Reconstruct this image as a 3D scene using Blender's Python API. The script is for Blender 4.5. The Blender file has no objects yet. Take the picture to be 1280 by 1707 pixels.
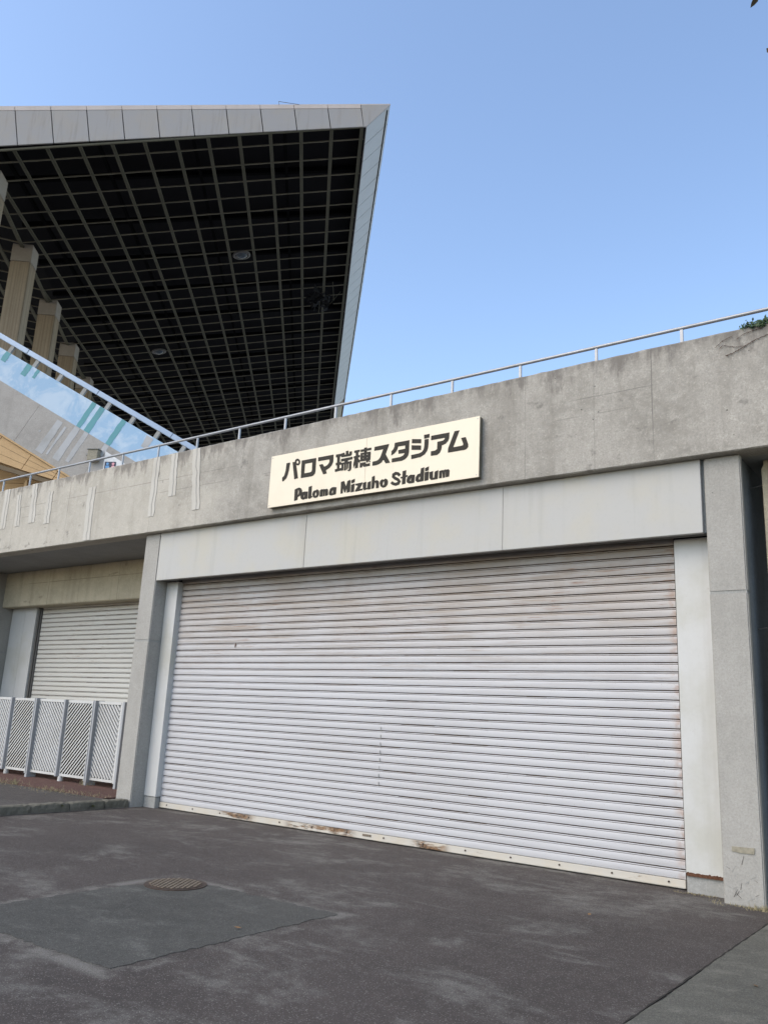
import bpy, bmesh, math, random
from mathutils import Vector, Matrix
random.seed(7)
R = math.radians
scene = bpy.context.scene
col = scene.collection

# ------------------------------------------------------------------ camera
def cam_axes(yaw, pitch, roll):
    f = Vector((math.sin(yaw)*math.cos(pitch), math.cos(yaw)*math.cos(pitch), math.sin(pitch)))
    r0 = Vector((math.cos(yaw), -math.sin(yaw), 0)); u0 = r0.cross(f)
    return r0*math.cos(roll)+u0*math.sin(roll), -r0*math.sin(roll)+u0*math.cos(roll), f
cr, cu, cf = cam_axes(-0.6407323, 0.2431063, 0.0487288)
EYE = Vector((0, 0, 1.5))
cam_data = bpy.data.cameras.new('camera')
cam_data.sensor_fit = 'HORIZONTAL'; cam_data.sensor_width = 36
cam_data.lens = 36*1386.585/1280
cam_data.clip_start = 0.05; cam_data.clip_end = 2000
cam = bpy.data.objects.new('camera', cam_data); col.objects.link(cam)
cam.matrix_world = Matrix(((cr.x, cu.x, -cf.x, 0), (cr.y, cu.y, -cf.y, 0), (cr.z, cu.z, -cf.z, 1.5), (0, 0, 0, 1)))
scene.camera = cam

# ------------------------------------------------------------------ sky, sun, exposure
SUN_AZ, SUN_EL = R(205), R(44)           # azimuth clockwise from +Y
world = bpy.data.worlds.new('World'); scene.world = world; world.use_nodes = True
wn = world.node_tree; wn.nodes.clear()
sky = wn.nodes.new('ShaderNodeTexSky'); sky.sky_type = 'NISHITA'; sky.sun_disc = False
sky.sun_elevation = SUN_EL; sky.sun_rotation = SUN_AZ
sky.altitude = 0; sky.air_density = 1.0; sky.dust_density = 1.2; sky.ozone_density = 1.0
bg = wn.nodes.new('ShaderNodeBackground'); bg.inputs['Strength'].default_value = 0.15
wo = wn.nodes.new('ShaderNodeOutputWorld')
wn.links.new(sky.outputs[0], bg.inputs['Color']); wn.links.new(bg.outputs[0], wo.inputs['Surface'])
sun_data = bpy.data.lights.new('sun', 'SUN'); sun_data.energy = 0.85; sun_data.angle = R(60)
sun_data.color = (1.0, 0.90, 0.75)
sun = bpy.data.objects.new('sun', sun_data); col.objects.link(sun)
to_sun = Vector((math.sin(SUN_AZ)*math.cos(SUN_EL), math.cos(SUN_AZ)*math.cos(SUN_EL), math.sin(SUN_EL)))
sun.rotation_euler = to_sun.to_track_quat('Z', 'Y').to_euler(); sun.location = to_sun*60
vs = scene.view_settings
vs.view_transform = 'Standard'; vs.look = 'None'; vs.exposure = 1.10; vs.gamma = 1.0; vs.use_curve_mapping = False
scene.render.engine = 'CYCLES'
scene.cycles.max_bounces = 5; scene.cycles.diffuse_bounces = 3; scene.cycles.glossy_bounces = 2; scene.cycles.transmission_bounces = 1

# ------------------------------------------------------------------ node helpers
class NT:
    def __init__(s, name, rough=0.85, spec=0.3, metal=0.0):
        s.m = bpy.data.materials.new(name); s.m.use_nodes = True
        s.t = s.m.node_tree; s.b = s.t.nodes['Principled BSDF']
        s.b.inputs['Roughness'].default_value = rough; s.b.inputs['Metallic'].default_value = metal
        s.b.inputs['Specular IOR Level'].default_value = spec
        s.pos = s.t.nodes.new('ShaderNodeNewGeometry').outputs['Position']
    def new(s, k): return s.t.nodes.new(k)
    def ln(s, a, b): s.t.links.new(a, b)
    def setin(s, sock, v):
        if hasattr(v, 'is_linked') or isinstance(v, bpy.types.NodeSocket): s.ln(v, sock)
        else:
            if isinstance(v, (tuple, list)) and len(v) == 3 and sock.type == 'RGBA': v = (*v, 1)
            sock.default_value = v
    def mapv(s, scale=(1, 1, 1), loc=(0, 0, 0), src=None):
        n = s.new('ShaderNodeMapping'); s.ln(src or s.pos, n.inputs['Vector'])
        n.inputs['Scale'].default_value = scale; n.inputs['Location'].default_value = loc
        return n.outputs[0]
    def noise(s, scale=1, detail=4, rough=0.55, stretch=(1, 1, 1), loc=(0, 0, 0), src=None, dist=0.0):
        n = s.new('ShaderNodeTexNoise'); s.ln(s.mapv(stretch, loc, src), n.inputs['Vector'])
        n.inputs['Scale'].default_value = scale; n.inputs['Detail'].default_value = detail
        n.inputs['Roughness'].default_value = rough; n.inputs['Distortion'].default_value = dist
        return n.outputs[0]
    def voro(s, scale, feature='F1', stretch=(1, 1, 1), loc=(0, 0, 0), out='Distance'):
        n = s.new('ShaderNodeTexVoronoi'); n.feature = feature
        s.ln(s.mapv(stretch, loc), n.inputs['Vector']); n.inputs['Scale'].default_value = scale
        return n.outputs[out]
    def ramp(s, v, a, b, lo=0.0, hi=1.0, smooth=True):
        n = s.new('ShaderNodeMapRange'); n.interpolation_type = 'SMOOTHSTEP' if smooth else 'LINEAR'
        s.ln(v, n.inputs['Value'])
        n.inputs['From Min'].default_value = a; n.inputs['From Max'].default_value = b
        n.inputs['To Min'].default_value = lo; n.inputs['To Max'].default_value = hi
        return n.outputs['Result']
    def math(s, op, a, b=0.0, c=0.0):
        n = s.new('ShaderNodeMath'); n.operation = op
        s.setin(n.inputs[0], a); s.setin(n.inputs[1], b)
        if len(n.inputs) > 2: s.setin(n.inputs[2], c)
        return n.outputs[0]
    def mul(s, *a):
        o = a[0]
        for x in a[1:]: o = s.math('MULTIPLY', o, x)
        return o
    def mix(s, fac, a, b, mode='MIX'):
        n = s.new('ShaderNodeMix'); n.data_type = 'RGBA'; n.blend_type = mode
        s.setin(n.inputs[0], fac); s.setin(n.inputs[6], a); s.setin(n.inputs[7], b)
        return n.outputs[2]
    def sep(s, v=None):
        n = s.new('ShaderNodeSeparateXYZ'); s.ln(v or s.pos, n.inputs[0]); return n.outputs
    def line(s, coord, at, w):              # 1 on a thin line coord == at
        d = s.math('ABSOLUTE', s.math('SUBTRACT', coord, at))
        return s.ramp(d, w*0.4, w, 1.0, 0.0)
    def band(s, coord, a, b, soft):         # 1 between a and b
        return s.mul(s.ramp(coord, a-soft, a+soft), s.ramp(coord, b-soft, b+soft, 1.0, 0.0))
    def bump(s, h, strength=0.3, dist=0.01):
        n = s.new('ShaderNodeBump'); s.ln(h, n.inputs['Height'])
        n.inputs['Strength'].default_value = strength; n.inputs['Distance'].default_value = dist
        s.ln(n.outputs[0], s.b.inputs['Normal'])
    def done(s, colr, rough=None):
        s.setin(s.b.inputs['Base Color'], colr)
        if rough is not None: s.setin(s.b.inputs['Roughness'], rough)
        return s.m

def tint(c, k): return tuple(min(1, x*k) for x in c)

def concrete(name, c, blotch=0.35, streak=0.3, holes=0.6, hole_scale=7, top=None, seams_x=(), seams_z=(), cracks=0.0, fine=0.14, board=0.0, bay=None):
    n = NT(name, 0.9, 0.25)
    x, y, z = n.sep()
    big = n.noise(1.3, 6, 0.68)
    med = n.noise(7.0, 6, 0.75, loc=(3, 1, 2), dist=0.4)
    colr = n.mix(n.mul(n.ramp(big, 0.38, 0.68), blotch), c, tint((c[0]*0.98, c[1]*0.97, c[2]*0.94), 0.62))
    colr = n.mix(n.mul(n.ramp(med, 0.46, 0.7), blotch*0.7), colr, tint(c, 1.25))
    dk = n.noise(11.0, 5, 0.75, loc=(6, 4, 2), dist=0.5)
    colr = n.mix(n.mul(n.ramp(dk, 0.55, 0.72), blotch*0.75), colr, tint(c, 0.6))
    st = n.noise(2.2, 5, 0.6, stretch=(1.6, 1.6, 0.12), loc=(7, 2, 0))
    colr = n.mix(n.mul(n.ramp(st, 0.5, 0.75), streak), colr, tint((c[0], c[1]*0.97, c[2]*0.92), 0.5))
    f = n.noise(48, 4, 0.8)
    colr = n.mix(n.ramp(f, 0.40, 0.66, 0.0, fine*2.4), colr, tint(c, 0.55))
    f2 = n.noise(38, 3, 0.75, loc=(7, 7, 7))
    colr = n.mix(n.ramp(f2, 0.55, 0.72, 0.0, fine*2.2), colr, tint(c, 1.45))
    hh = n.noise(22, 4, 0.6)
    vo = n.voro(hole_scale, loc=(0.3, 0.7, 0.2)); vk = n.noise(1.7, 2, 0.5, loc=(9, 9, 9))
    hole = n.mul(n.ramp(vo, 0.035, 0.075, 1.0, 0.0), n.ramp(vk, 0.5, 0.6), holes)
    colr = n.mix(hole, colr, tint(c, 0.18))
    if bay is not None:                     # lighter tone to the left of this x, with an uneven edge
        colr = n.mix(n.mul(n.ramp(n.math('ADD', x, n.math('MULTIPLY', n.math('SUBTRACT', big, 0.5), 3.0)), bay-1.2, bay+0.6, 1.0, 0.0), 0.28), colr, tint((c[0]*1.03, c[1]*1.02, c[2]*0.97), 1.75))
    if board:
        bd = n.noise(9, 3, 0.6, stretch=(1.5, 1.5, 0.02), loc=(1, 5, 0))
        colr = n.mix(n.mul(n.ramp(bd, 0.4, 0.62), board), colr, tint((c[0]*0.95, c[1]*0.9, c[2]*0.85), 0.6))
    if cracks:
        ck = n.voro(0.7, 'DISTANCE_TO_EDGE', stretch=(0.6, 1, 1.5)); cn = n.noise(2.6, 5, 0.7, loc=(4, 4, 1))
        ckm = n.mul(n.ramp(n.math('ADD', ck, n.math('MULTIPLY', n.math('SUBTRACT', n.noise(6, 4, 0.7), 0.5), 0.22)), 0.0, 0.012, 1.0, 0.0), n.ramp(cn, 0.52, 0.62), cracks)
        colr = n.mix(ckm, colr, tint(c, 0.3))
    if top is not None:                     # grime that ran down from the coping
        g = n.noise(5.5, 6, 0.7, stretch=(1, 1, 0.35), loc=(2, 8, 5))
        d = n.math('ADD', n.math('SUBTRACT', top, z), n.math('MULTIPLY', n.math('SUBTRACT', g, 0.5), -1.5))
        colr = n.mix(n.mul(n.ramp(d, -0.10, 0.24, 1.0, 0.0), 0.72), colr, (0.13, 0.115, 0.10))
    wob = n.math('MULTIPLY', n.math('SUBTRACT', n.noise(3, 3, 0.6), 0.5), 0.012)
    lines = None
    for sx, a in seams_x:
        l = n.mul(n.line(n.math('ADD', x, wob), sx, 0.009), n.ramp(n.noise(1.6, 3, 0.6, loc=(sx, 0, 0)), 0.35, 0.55, 0.25, 1.0), a)
        lines = l if lines is None else n.math('MAXIMUM', lines, l)
    for sz, a in seams_z:
        l = n.mul(n.line(n.math('ADD', z, wob), sz, 0.008), n.ramp(n.noise(0.9, 3, 0.6, loc=(0, 0, sz*3)), 0.45, 0.58), a)
        lines = l if lines is None else n.math('MAXIMUM', lines, l)
    if lines is not None: colr = n.mix(lines, colr, tint(c, 0.35))
    n.bump(n.math('ADD', n.math('ADD', n.math('MULTIPLY', hh, 0.5), n.math('MULTIPLY', f, 0.35)), n.math('MULTIPLY', hole, -1.2)), 0.35, 0.012)
    return n.done(colr)

def painted(name, c, dirt=0.25, rough=0.5, rust=0.0, dirtc=None, spec=0.4, drip=0.2):
    n = NT(name, rough, spec)
    big = n.noise(1.3, 5, 0.6, loc=(5, 3, 1))
    colr = n.mix(n.mul(n.ramp(big, 0.42, 0.7), dirt), c, dirtc or tint((c[0], c[1]*0.97, c[2]*0.9), 0.7))
    sp = n.noise(30, 3, 0.65)
    colr = n.mix(n.ramp(sp, 0.5, 0.8, 0, 0.12), colr, tint(c, 0.6))
    st = n.noise(4, 4, 0.6, stretch=(1.5, 1.5, 0.1))
    colr = n.mix(n.mul(n.ramp(st, 0.52, 0.75), drip), colr, tint((c[0], c[1]*0.96, c[2]*0.88), 0.68))
    if rust:
        r = n.noise(6, 6, 0.75, loc=(8, 1, 4)); r2 = n.noise(40, 3, 0.6)
        colr = n.mix(n.mul(n.ramp(r, 0.62, 0.7), rust), colr, n.mix(n.ramp(r2, 0.35, 0.65), (0.10, 0.035, 0.015), (0.26, 0.11, 0.04)))
    n.bump(sp, 0.08, 0.004)
    return n.done(colr)

def plain(name, c, rough=0.6, metal=0.0, spec=0.4, var=0.15, scale=12):
    n = NT(name, rough, spec, metal)
    a = n.noise(scale, 5, 0.6)
    return n.done(n.mix(n.ramp(a, 0.3, 0.7, 0, var*2), c, tint(c, 0.55)))

# ------------------------------------------------------------------ object helpers
def tag(o, label=None, cat=None, group=None, kind=None):
    if label: o['label'] = label
    if cat: o['category'] = cat
    if group: o['group'] = group
    if kind: o['kind'] = kind
    return o
def thing(name, loc, label, cat, group=None):
    o = bpy.data.objects.new(name, None); col.objects.link(o); o.location = loc; o.empty_display_size = 0.2
    return tag(o, label, cat, group)
ORIG = {}
def world_of(o):
    v = Vector(o.location)
    return v + world_of(o.parent) if o.parent else v
def link(name, mesh, m, parent=None, loc=(0, 0, 0)):
    o = bpy.data.objects.new(name, mesh); col.objects.link(o)
    if m is not None and not mesh.materials: mesh.materials.append(m)
    o.location = loc
    if parent is not None:
        o.parent = parent; o.location = Vector(loc) - world_of(parent)
    return o
def mesh_of(name, V, F, smooth=False):
    me = bpy.data.meshes.new(name); me.from_pydata([tuple(v) for v in V], [], F); me.update()
    if smooth:
        for p in me.polygons: p.use_smooth = True
    return me
class MB:
    """collects shapes into one mesh, world coordinates"""
    def __init__(s): s.V = []; s.F = []
    def add(s, V, F):
        k = len(s.V); s.V += [Vector(v) for v in V]; s.F += [tuple(i+k for i in f) for f in F]; return s
    def box(s, x0, x1, y0, y1, z0, z1):
        return s.hexa([(x0, y0, z0), (x1, y0, z0), (x1, y1, z0), (x0, y1, z0), (x0, y0, z1), (x1, y0, z1), (x1, y1, z1), (x0, y1, z1)])
    def hexa(s, P):                         # four bottom corners (counter-clockwise from above), four top corners
        return s.add(P, [(3, 2, 1, 0), (4, 5, 6, 7), (0, 1, 5, 4), (1, 2, 6, 5), (2, 3, 7, 6), (3, 0, 4, 7)])
    def obox(s, o, ax, ay, az, a, b, c):    # oriented box, ranges a b c along axes
        P = [o+ax*x+ay*y+az*z for z in c for (x, y) in ((a[0], b[0]), (a[1], b[0]), (a[1], b[1]), (a[0], b[1]))]
        return s.hexa(P)
    def cyl(s, p, q, r, n=12, r2=None, cap=True):
        p, q = Vector(p), Vector(q); d = (q-p).normalized()
        t = Vector((0, 0, 1)) if abs(d.z) < 0.9 else Vector((1, 0, 0))
        u = d.cross(t).normalized(); v = d.cross(u); r2 = r if r2 is None else r2
        V = [p+(u*math.cos(2*math.pi*k/n)+v*math.sin(2*math.pi*k/n))*r for k in range(n)]
        V += [q+(u*math.cos(2*math.pi*k/n)+v*math.sin(2*math.pi*k/n))*r2 for k in range(n)]
        F = [(k, (k+1) % n, n+(k+1) % n, n+k) for k in range(n)]
        if cap: F += [tuple(range(n-1, -1, -1)), tuple(range(n, 2*n))]
        return s.add(V, F)
    def prism(s, poly, y0, y1):             # polygon in x,z extruded along y
        n = len(poly); V = [(x, y0, z) for x, z in poly]+[(x, y1, z) for x, z in poly]
        return s.add(V, [tuple(range(n)), tuple(range(2*n-1, n-1, -1))]+[((k+1) % n, k, n+k, n+(k+1) % n) for k in range(n)])
    def slab(s, poly, z0, z1):              # polygon in x,y extruded along z
        n = len(poly); V = [(x, y, z0) for x, y in poly]+[(x, y, z1) for x, y in poly]
        return s.add(V, [tuple(range(n-1, -1, -1)), tuple(range(n, 2*n))]+[(k, (k+1) % n, n+(k+1) % n, n+k) for k in range(n)])
    def build(s, name, m, parent=None, bevel=0.0, smooth=False, seg=2):
        c = sum(s.V, Vector())/len(s.V)
        me = mesh_of(name, [v-c for v in s.V], s.F)
        if bevel or smooth:
            bm = bmesh.new(); bm.from_mesh(me); bmesh.ops.recalc_face_normals(bm, faces=bm.faces)
            if bevel: bmesh.ops.bevel(bm, geom=[e for e in bm.edges if e.is_manifold and e.calc_face_angle(0) > 0.5], offset=bevel, segments=seg, affect='EDGES', clamp_overlap=True)
            bm.to_mesh(me); bm.free()
        else:
            bm = bmesh.new(); bm.from_mesh(me); bmesh.ops.recalc_face_normals(bm, faces=bm.faces); bm.to_mesh(me); bm.free()
        if smooth:
            for p in me.polygons: p.use_smooth = True
        return link(name, me, m, parent, c)
def Bx(name, m, parent, x0, x1, y0, y1, z0, z1, bevel=0.0):
    return MB().box(x0, x1, y0, y1, z0, z1).build(name, m, parent, bevel)
GLYPHS = """
pa|315,631 377,632 365,531 349,463 327,409 267,368 255,377 251,423 287,447 307,518|432,630 486,627 551,380 489,374|573,615 571,597 562,583 547,575 529,574 510,580 494,593 482,610 476,629 478,647 487,661 502,669 520,670 539,663 555,651 567,634;549,617 548,607 544,600 536,595 527,595 518,598 509,605 503,614 500,624 501,634 506,641 513,645 522,646 532,643 540,636 547,627
ro|607,629 872,628 874,439 865,402 840,382 802,373 613,375;667,577 812,578 813,461 805,438 780,430 666,430
ma|916,629 1186,629 1188,530 1168,486 1129,451 1064,426 1083,377 1026,374 943,518 1000,520 1034,474 1084,488 1116,514 1128,542 1127,577 918,580
zui|1233,624 1333,625 1336,587 1237,583|1259,591 1309,591 1311,400 1268,398|1241,504 1336,504 1339,466 1245,466|1233,413 1379,417 1381,385 1236,375|1332,626 1384,631 1391,600 1411,600 1409,649 1450,648 1456,603 1474,602 1472,633 1515,630 1513,585 1495,569 1337,572|1332,547 1532,550 1528,516 1453,512 1395,510 1332,510|1393,527 1452,524 1455,484 1396,484|1337,490 1517,492 1519,461 1339,465|1344,481 1378,481 1383,379 1347,378|1392,477 1422,476 1426,373 1395,373|1434,479 1461,479 1464,400 1437,376|1475,478 1517,482 1518,381 1504,357 1471,353 1454,369 1480,376
ho|1555,632 1652,633 1650,603 1557,599|1586,611 1626,613 1634,381 1583,376|1553,552 1657,557 1656,526 1553,522|1569,528 1601,523 1605,475 1556,387 1551,440|1621,520 1662,482 1662,440 1625,467|1665,628 1843,632 1843,600 1667,596|1724,648 1768,647 1771,582 1727,581|1665,440 1703,439 1707,376 1666,376|1700,440 1760,440 1765,414 1834,415 1836,378 1733,378 1702,408|1773,457 1802,456 1803,433 1774,433|1818,465 1841,435 1825,426 1810,450|1667,580 1836,577 1837,467 1825,458 1670,463;1726,546 1723,540 1715,538 1708,542 1704,549 1707,555 1714,557 1722,553;1791,545 1789,539 1782,537 1775,541 1772,548 1774,554 1781,555 1788,552;1729,499 1726,494 1719,493 1711,496 1707,502 1710,507 1717,508 1725,505;1792,498 1789,493 1783,491 1777,495 1774,501 1776,506 1782,507 1789,504
su|1904,629 2133,633 2122,599 2083,503 2161,377 2097,376 2055,438 2024,401 1987,383 1935,375 1879,376 1880,425 1939,428 1976,440 2006,471 2049,581 1900,581
ta|2233,633 2458,633 2457,472 2450,439 2429,408 2397,387 2351,376 2196,376 2197,422 2328,424 2368,434 2390,454 2399,475 2299,478 2296,523 2402,526 2402,578 2283,580 2275,552 2256,520 2224,491 2185,476 2185,526 2214,550 2229,583
ji|2505,640 2642,617 2641,568 2505,590|2503,556 2643,531 2644,479 2504,501|2701,602 2756,601 2754,503 2739,451 2702,408 2640,383 2505,376 2504,424 2622,429 2665,441 2691,472 2701,526|2691,666 2722,666 2724,619 2694,620|2732,666 2766,666 2765,625 2734,624
a_kana|2800,635 3065,636 3062,563 3048,531 3015,503 2958,488 2952,438 2931,394 2893,372 2805,375 2803,427 2864,428 2895,444 2897,539 2975,542 3001,556 3010,582 2800,584
mu|3146,639 3210,639 3123,430 3253,431 3275,438 3278,454 3245,534 3305,535 3341,437 3342,410 3327,389 3298,378 3057,378 3059,428
P|513,210 554,224 596,230 630,214 650,182 653,148 635,118 574,98 574,59 518,49;574,208 589,199 597,166 591,134 573,117
a|633,107 644,139 667,155 702,159 758,151 760,54 733,52 722,56 684,46 648,62 635,85;689,111 705,126 707,87 700,66 689,73
l|776,218 828,226 830,83 852,73 836,58 799,46 777,57
o|853,97 857,129 876,148 917,154 936,162 962,143 971,115 971,83 946,53 906,46 870,60;894,103 905,128 923,121 929,93 917,67 900,75
m|986,140 1005,154 1025,156 1040,149 1059,155 1077,147 1107,152 1131,138 1138,62 1115,52 1087,52 1081,117 1075,118 1078,55 1049,52 1043,119 1036,120 1041,50 987,51
a|1152,87 1168,139 1200,156 1233,157 1277,149 1274,56 1242,52 1196,47 1161,59;1199,92 1218,138 1225,100 1220,68 1203,76
M|1354,216 1408,223 1447,141 1468,213 1510,228 1521,209 1523,58 1467,50 1458,122 1443,56 1424,58 1397,127 1396,53 1358,49
i|1537,213 1590,226 1589,185 1541,174|1538,151 1591,158 1588,53 1538,50
z|1609,153 1723,159 1721,139 1679,74 1733,71 1730,56 1613,50 1611,62 1658,126 1613,137
u|1738,151 1787,159 1789,80 1800,67 1813,77 1816,147 1864,158 1866,56 1840,51 1804,58 1762,52 1744,69 1738,104
h|1881,217 1926,228 1932,155 1965,162 1993,147 2002,123 2002,53 1958,49 1950,118 1935,140 1925,57 1881,53
o|2016,115 2025,143 2051,159 2082,149 2105,162 2134,145 2146,115 2138,76 2109,51 2068,48 2032,70;2061,109 2073,133 2090,128 2092,93 2077,67 2062,83
S|2345,186 2311,219 2262,232 2214,212 2211,168 2249,135 2294,111 2309,97 2300,88 2270,82 2239,93 2220,111 2193,89 2223,64 2275,47 2326,57 2350,94 2318,135 2270,162 2248,178 2248,186 2275,196 2292,192 2316,167
t|2378,224 2426,230 2423,56 2375,52|2348,148 2454,162 2450,145 2352,134
a|2445,98 2463,140 2502,159 2566,151 2562,55 2531,49 2483,51 2450,69;2493,91 2511,130 2518,115 2510,72 2496,77
d|2661,222 2705,230 2703,57 2657,53 2610,52 2583,76 2587,120 2613,150 2656,158;2627,101 2647,132 2655,104 2648,74 2630,80
i|2724,217 2774,231 2772,186 2725,179|2721,163 2777,165 2772,58 2721,54
u|2791,153 2840,161 2840,82 2854,67 2866,79 2870,150 2917,161 2913,56 2873,53 2820,53 2794,78
m|2934,150 2976,158 2991,154 3029,159 3044,154 3070,158 3086,139 3083,63 3040,57 3032,61 3028,127 3022,128 3023,58 2991,53 2979,127 2974,128 2976,57 2934,56
"""

# ------------------------------------------------------------------ materials
M = {}
PX = [(-2.76, 0.7), (-4.28, 0.4), (-3.42, 0.25), (-6.5, 0.25), (-9.05, 0.35), (-11.15, 0.3), (-13.55, 0.55), (-15.35, 0.4), (-10.0, 0.3)]
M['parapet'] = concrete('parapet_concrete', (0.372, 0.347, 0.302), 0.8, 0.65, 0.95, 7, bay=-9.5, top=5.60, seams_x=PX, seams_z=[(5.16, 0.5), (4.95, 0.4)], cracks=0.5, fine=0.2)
M['soffit'] = concrete('soffit_concrete', (0.30, 0.30, 0.29), 0.3, 0.0, 0.2)
M['pillar'] = concrete('pillar_concrete', (0.365, 0.348, 0.312), 0.32, 0.2, 0.95, 11, seams_z=())
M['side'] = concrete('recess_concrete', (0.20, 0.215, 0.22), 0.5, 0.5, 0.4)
M['lintel'] = concrete('lintel_concrete', (0.50, 0.44, 0.32), 0.5, 0.5, 0.5, 5, seams_x=[(-13.9, .6), (-16.3, .7), (-15.2, .4)], seams_z=[(4.0, .8)], cracks=0.5)
M['plinth'] = concrete('plinth_concrete', (0.34, 0.335, 0.31), 0.35, 0.3, 0.3)
M['header'] = painted('header_paint', (0.425, 0.415, 0.385), 0.7, 0.6, 0.0, (0.45, 0.42, 0.34), 0.3, 0.25)
M['jamb'] = painted('jamb_paint', (0.515, 0.51, 0.485), 0.6, 0.45, 0.22, (0.40, 0.385, 0.315), 0.4, 0.35)
M['track'] = plain('guide_track_steel', (0.13, 0.125, 0.115), 0.6, 0.3)
M['dark'] = plain('dark_void', (0.02, 0.02, 0.02), 0.9)
M['white_steel'] = painted('white_painted_steel', (0.52, 0.515, 0.49), 0.4, 0.45, 0.12)
M['shade_steel'] = painted('shade_grey_steel', (0.33, 0.335, 0.34), 0.3, 0.5, 0.05)  # grey stands in for shade on the fence post sides
M['rail'] = plain('galvanised_rail', (0.33, 0.335, 0.34), 0.4, 0.35, 0.6, 0.2, 5)
M['rust'] = plain('rust', (0.13, 0.06, 0.034), 0.9, 0, 0.2, 0.5, 60)
M['bolt'] = plain('dark_bolt', (0.05, 0.03, 0.02), 0.7)
M['letter'] = plain('dark_letter_paint', (0.030, 0.025, 0.017), 0.6, 0, 0.2, 0.12)
M['tape'] = plain('old_tape', (0.30, 0.27, 0.20), 0.7, 0, 0.3, 0.3, 30)
M['stripe'] = painted('crack_repair_mortar', (0.49, 0.465, 0.41), 0.7, 0.85, 0.0, (0.42, 0.39, 0.335), 0.2, 0.4)

def shutter_mat(name, c, wear_shade, warm):
    n = NT(name, 0.42, 0.45)
    x, y, z = n.sep()
    a = n.noise(1.1, 5, 0.6, stretch=(0.5, 1, 1.2))
    colr = n.mix(n.mul(n.ramp(a, 0.4, 0.7), 0.22), c, tint((c[0]*1.0, c[1]*0.97, c[2]*0.94), 0.74))
    # grime and header shade painted together, darker and browner towards the top
    up = n.ramp(z, 1.5, 3.2, 0.08, 1.0)
    gr = n.noise(2.0, 5, 0.65, stretch=(0.7, 1, 0.5), loc=(4, 0, 9))
    colr = n.mix(n.mul(n.ramp(z, 1.8, 3.4), n.ramp(gr, 0.25, 0.65, 0.35, 1.0), wear_shade), colr, tint(warm, 1.05))
    st = n.noise(9, 6, 0.7, stretch=(0.10, 1, 2.2), loc=(2, 0, 3))
    colr = n.mix(n.mul(n.ramp(st, 0.48, 0.66), up, wear_shade), colr, warm)
    s2 = n.noise(14, 5, 0.7, stretch=(0.16, 1, 3.0), loc=(5, 0, 1))
    s3 = n.noise(0.8, 4, 0.6, loc=(1, 0, 6))
    rustm = n.mul(n.ramp(s2, 0.56, 0.66), n.ramp(s3, 0.44, 0.58), up, 0.8)
    colr = n.mix(rustm, colr, (0.22, 0.115, 0.065))
    ed = n.mul(n.ramp(x, -2.85, -2.735), n.ramp(n.noise(8, 4, 0.6), 0.42, 0.6), 0.5)
    colr = n.mix(ed, colr, (0.30, 0.16, 0.09))
    sp = n.noise(60, 2, 0.6)
    colr = n.mix(n.ramp(sp, 0.66, 0.74, 0, 0.35), colr, (0.20, 0.12, 0.08))
    gm = n.noise(35, 3, 0.6, stretch=(0.2, 1, 1))
    n.bump(n.math('ADD', gm, n.noise(2.2, 2, 0.5, stretch=(1, 1, 0.3))), 0.10, 0.006)
    return n.done(colr, n.ramp(st, 0.4, 0.7, 0.38, 0.62))
M['shutter'] = shutter_mat('shutter_slat_paint', (0.475, 0.468, 0.468), 0.74, (0.30, 0.245, 0.19))
M['shutter2'] = shutter_mat('side_shutter_slat_paint', (0.54, 0.525, 0.475), 0.25, (0.48, 0.43, 0.36))
def bar_mat():
    n = NT('shutter_bottom_bar_paint', 0.5, 0.4)
    x, y, z = n.sep()
    c = (0.50, 0.465, 0.40)
    a = n.noise(3, 5, 0.65)
    colr = n.mix(n.ramp(a, 0.4, 0.7, 0, 0.5), c, (0.50, 0.42, 0.30))
    r = n.noise(7, 6, 0.75, stretch=(0.35, 1, 2.0))
    zone = n.math('MAXIMUM', n.band(x, -9.3, -8.7, 0.15), n.math('MAXIMUM', n.band(x, -8.0, -6.9, 0.12), n.band(x, -5.95, -5.5, 0.1)))
    rm = n.math('MAXIMUM', n.mul(zone, n.ramp(r, 0.42, 0.55)), n.mul(n.ramp(r, 0.62, 0.7), 0.6))
    colr = n.mix(rm, colr, n.mix(n.ramp(n.noise(30, 3), 0.35, 0.6), (0.06, 0.035, 0.02), (0.21, 0.12, 0.06)))
    n.bump(r, 0.15, 0.004)
    return n.done(colr)
M['bar'] = bar_mat()
def sign_mat():
    n = NT('sign_board_paint', 0.35, 0.5)
    a = n.noise(1.6, 4, 0.6); b = n.noise(6, 4, 0.6, stretch=(1, 1, 0.2))
    colr = n.mix(n.ramp(a, 0.45, 0.7, 0, 0.25), (0.72, 0.63, 0.47), (0.64, 0.53, 0.38))
    colr = n.mix(n.ramp(b, 0.55, 0.75, 0, 0.2), colr, (0.58, 0.49, 0.36))
    return n.done(colr)
M['sign'] = sign_mat()
M['grime'] = plain('rusty_groove_grime', (0.16, 0.115, 0.085), 0.9, 0, 0.1, 0.45, 9)
M['shade_side'] = plain('louvre_shade_paint', (0.13, 0.12, 0.105), 0.8, 0, 0.2, 0.3, 15)  # darker colour paints shade onto the louvre undersides
M['sign_edge'] = plain('sign_edge_metal', (0.20, 0.18, 0.13), 0.5, 0.3)

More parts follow.
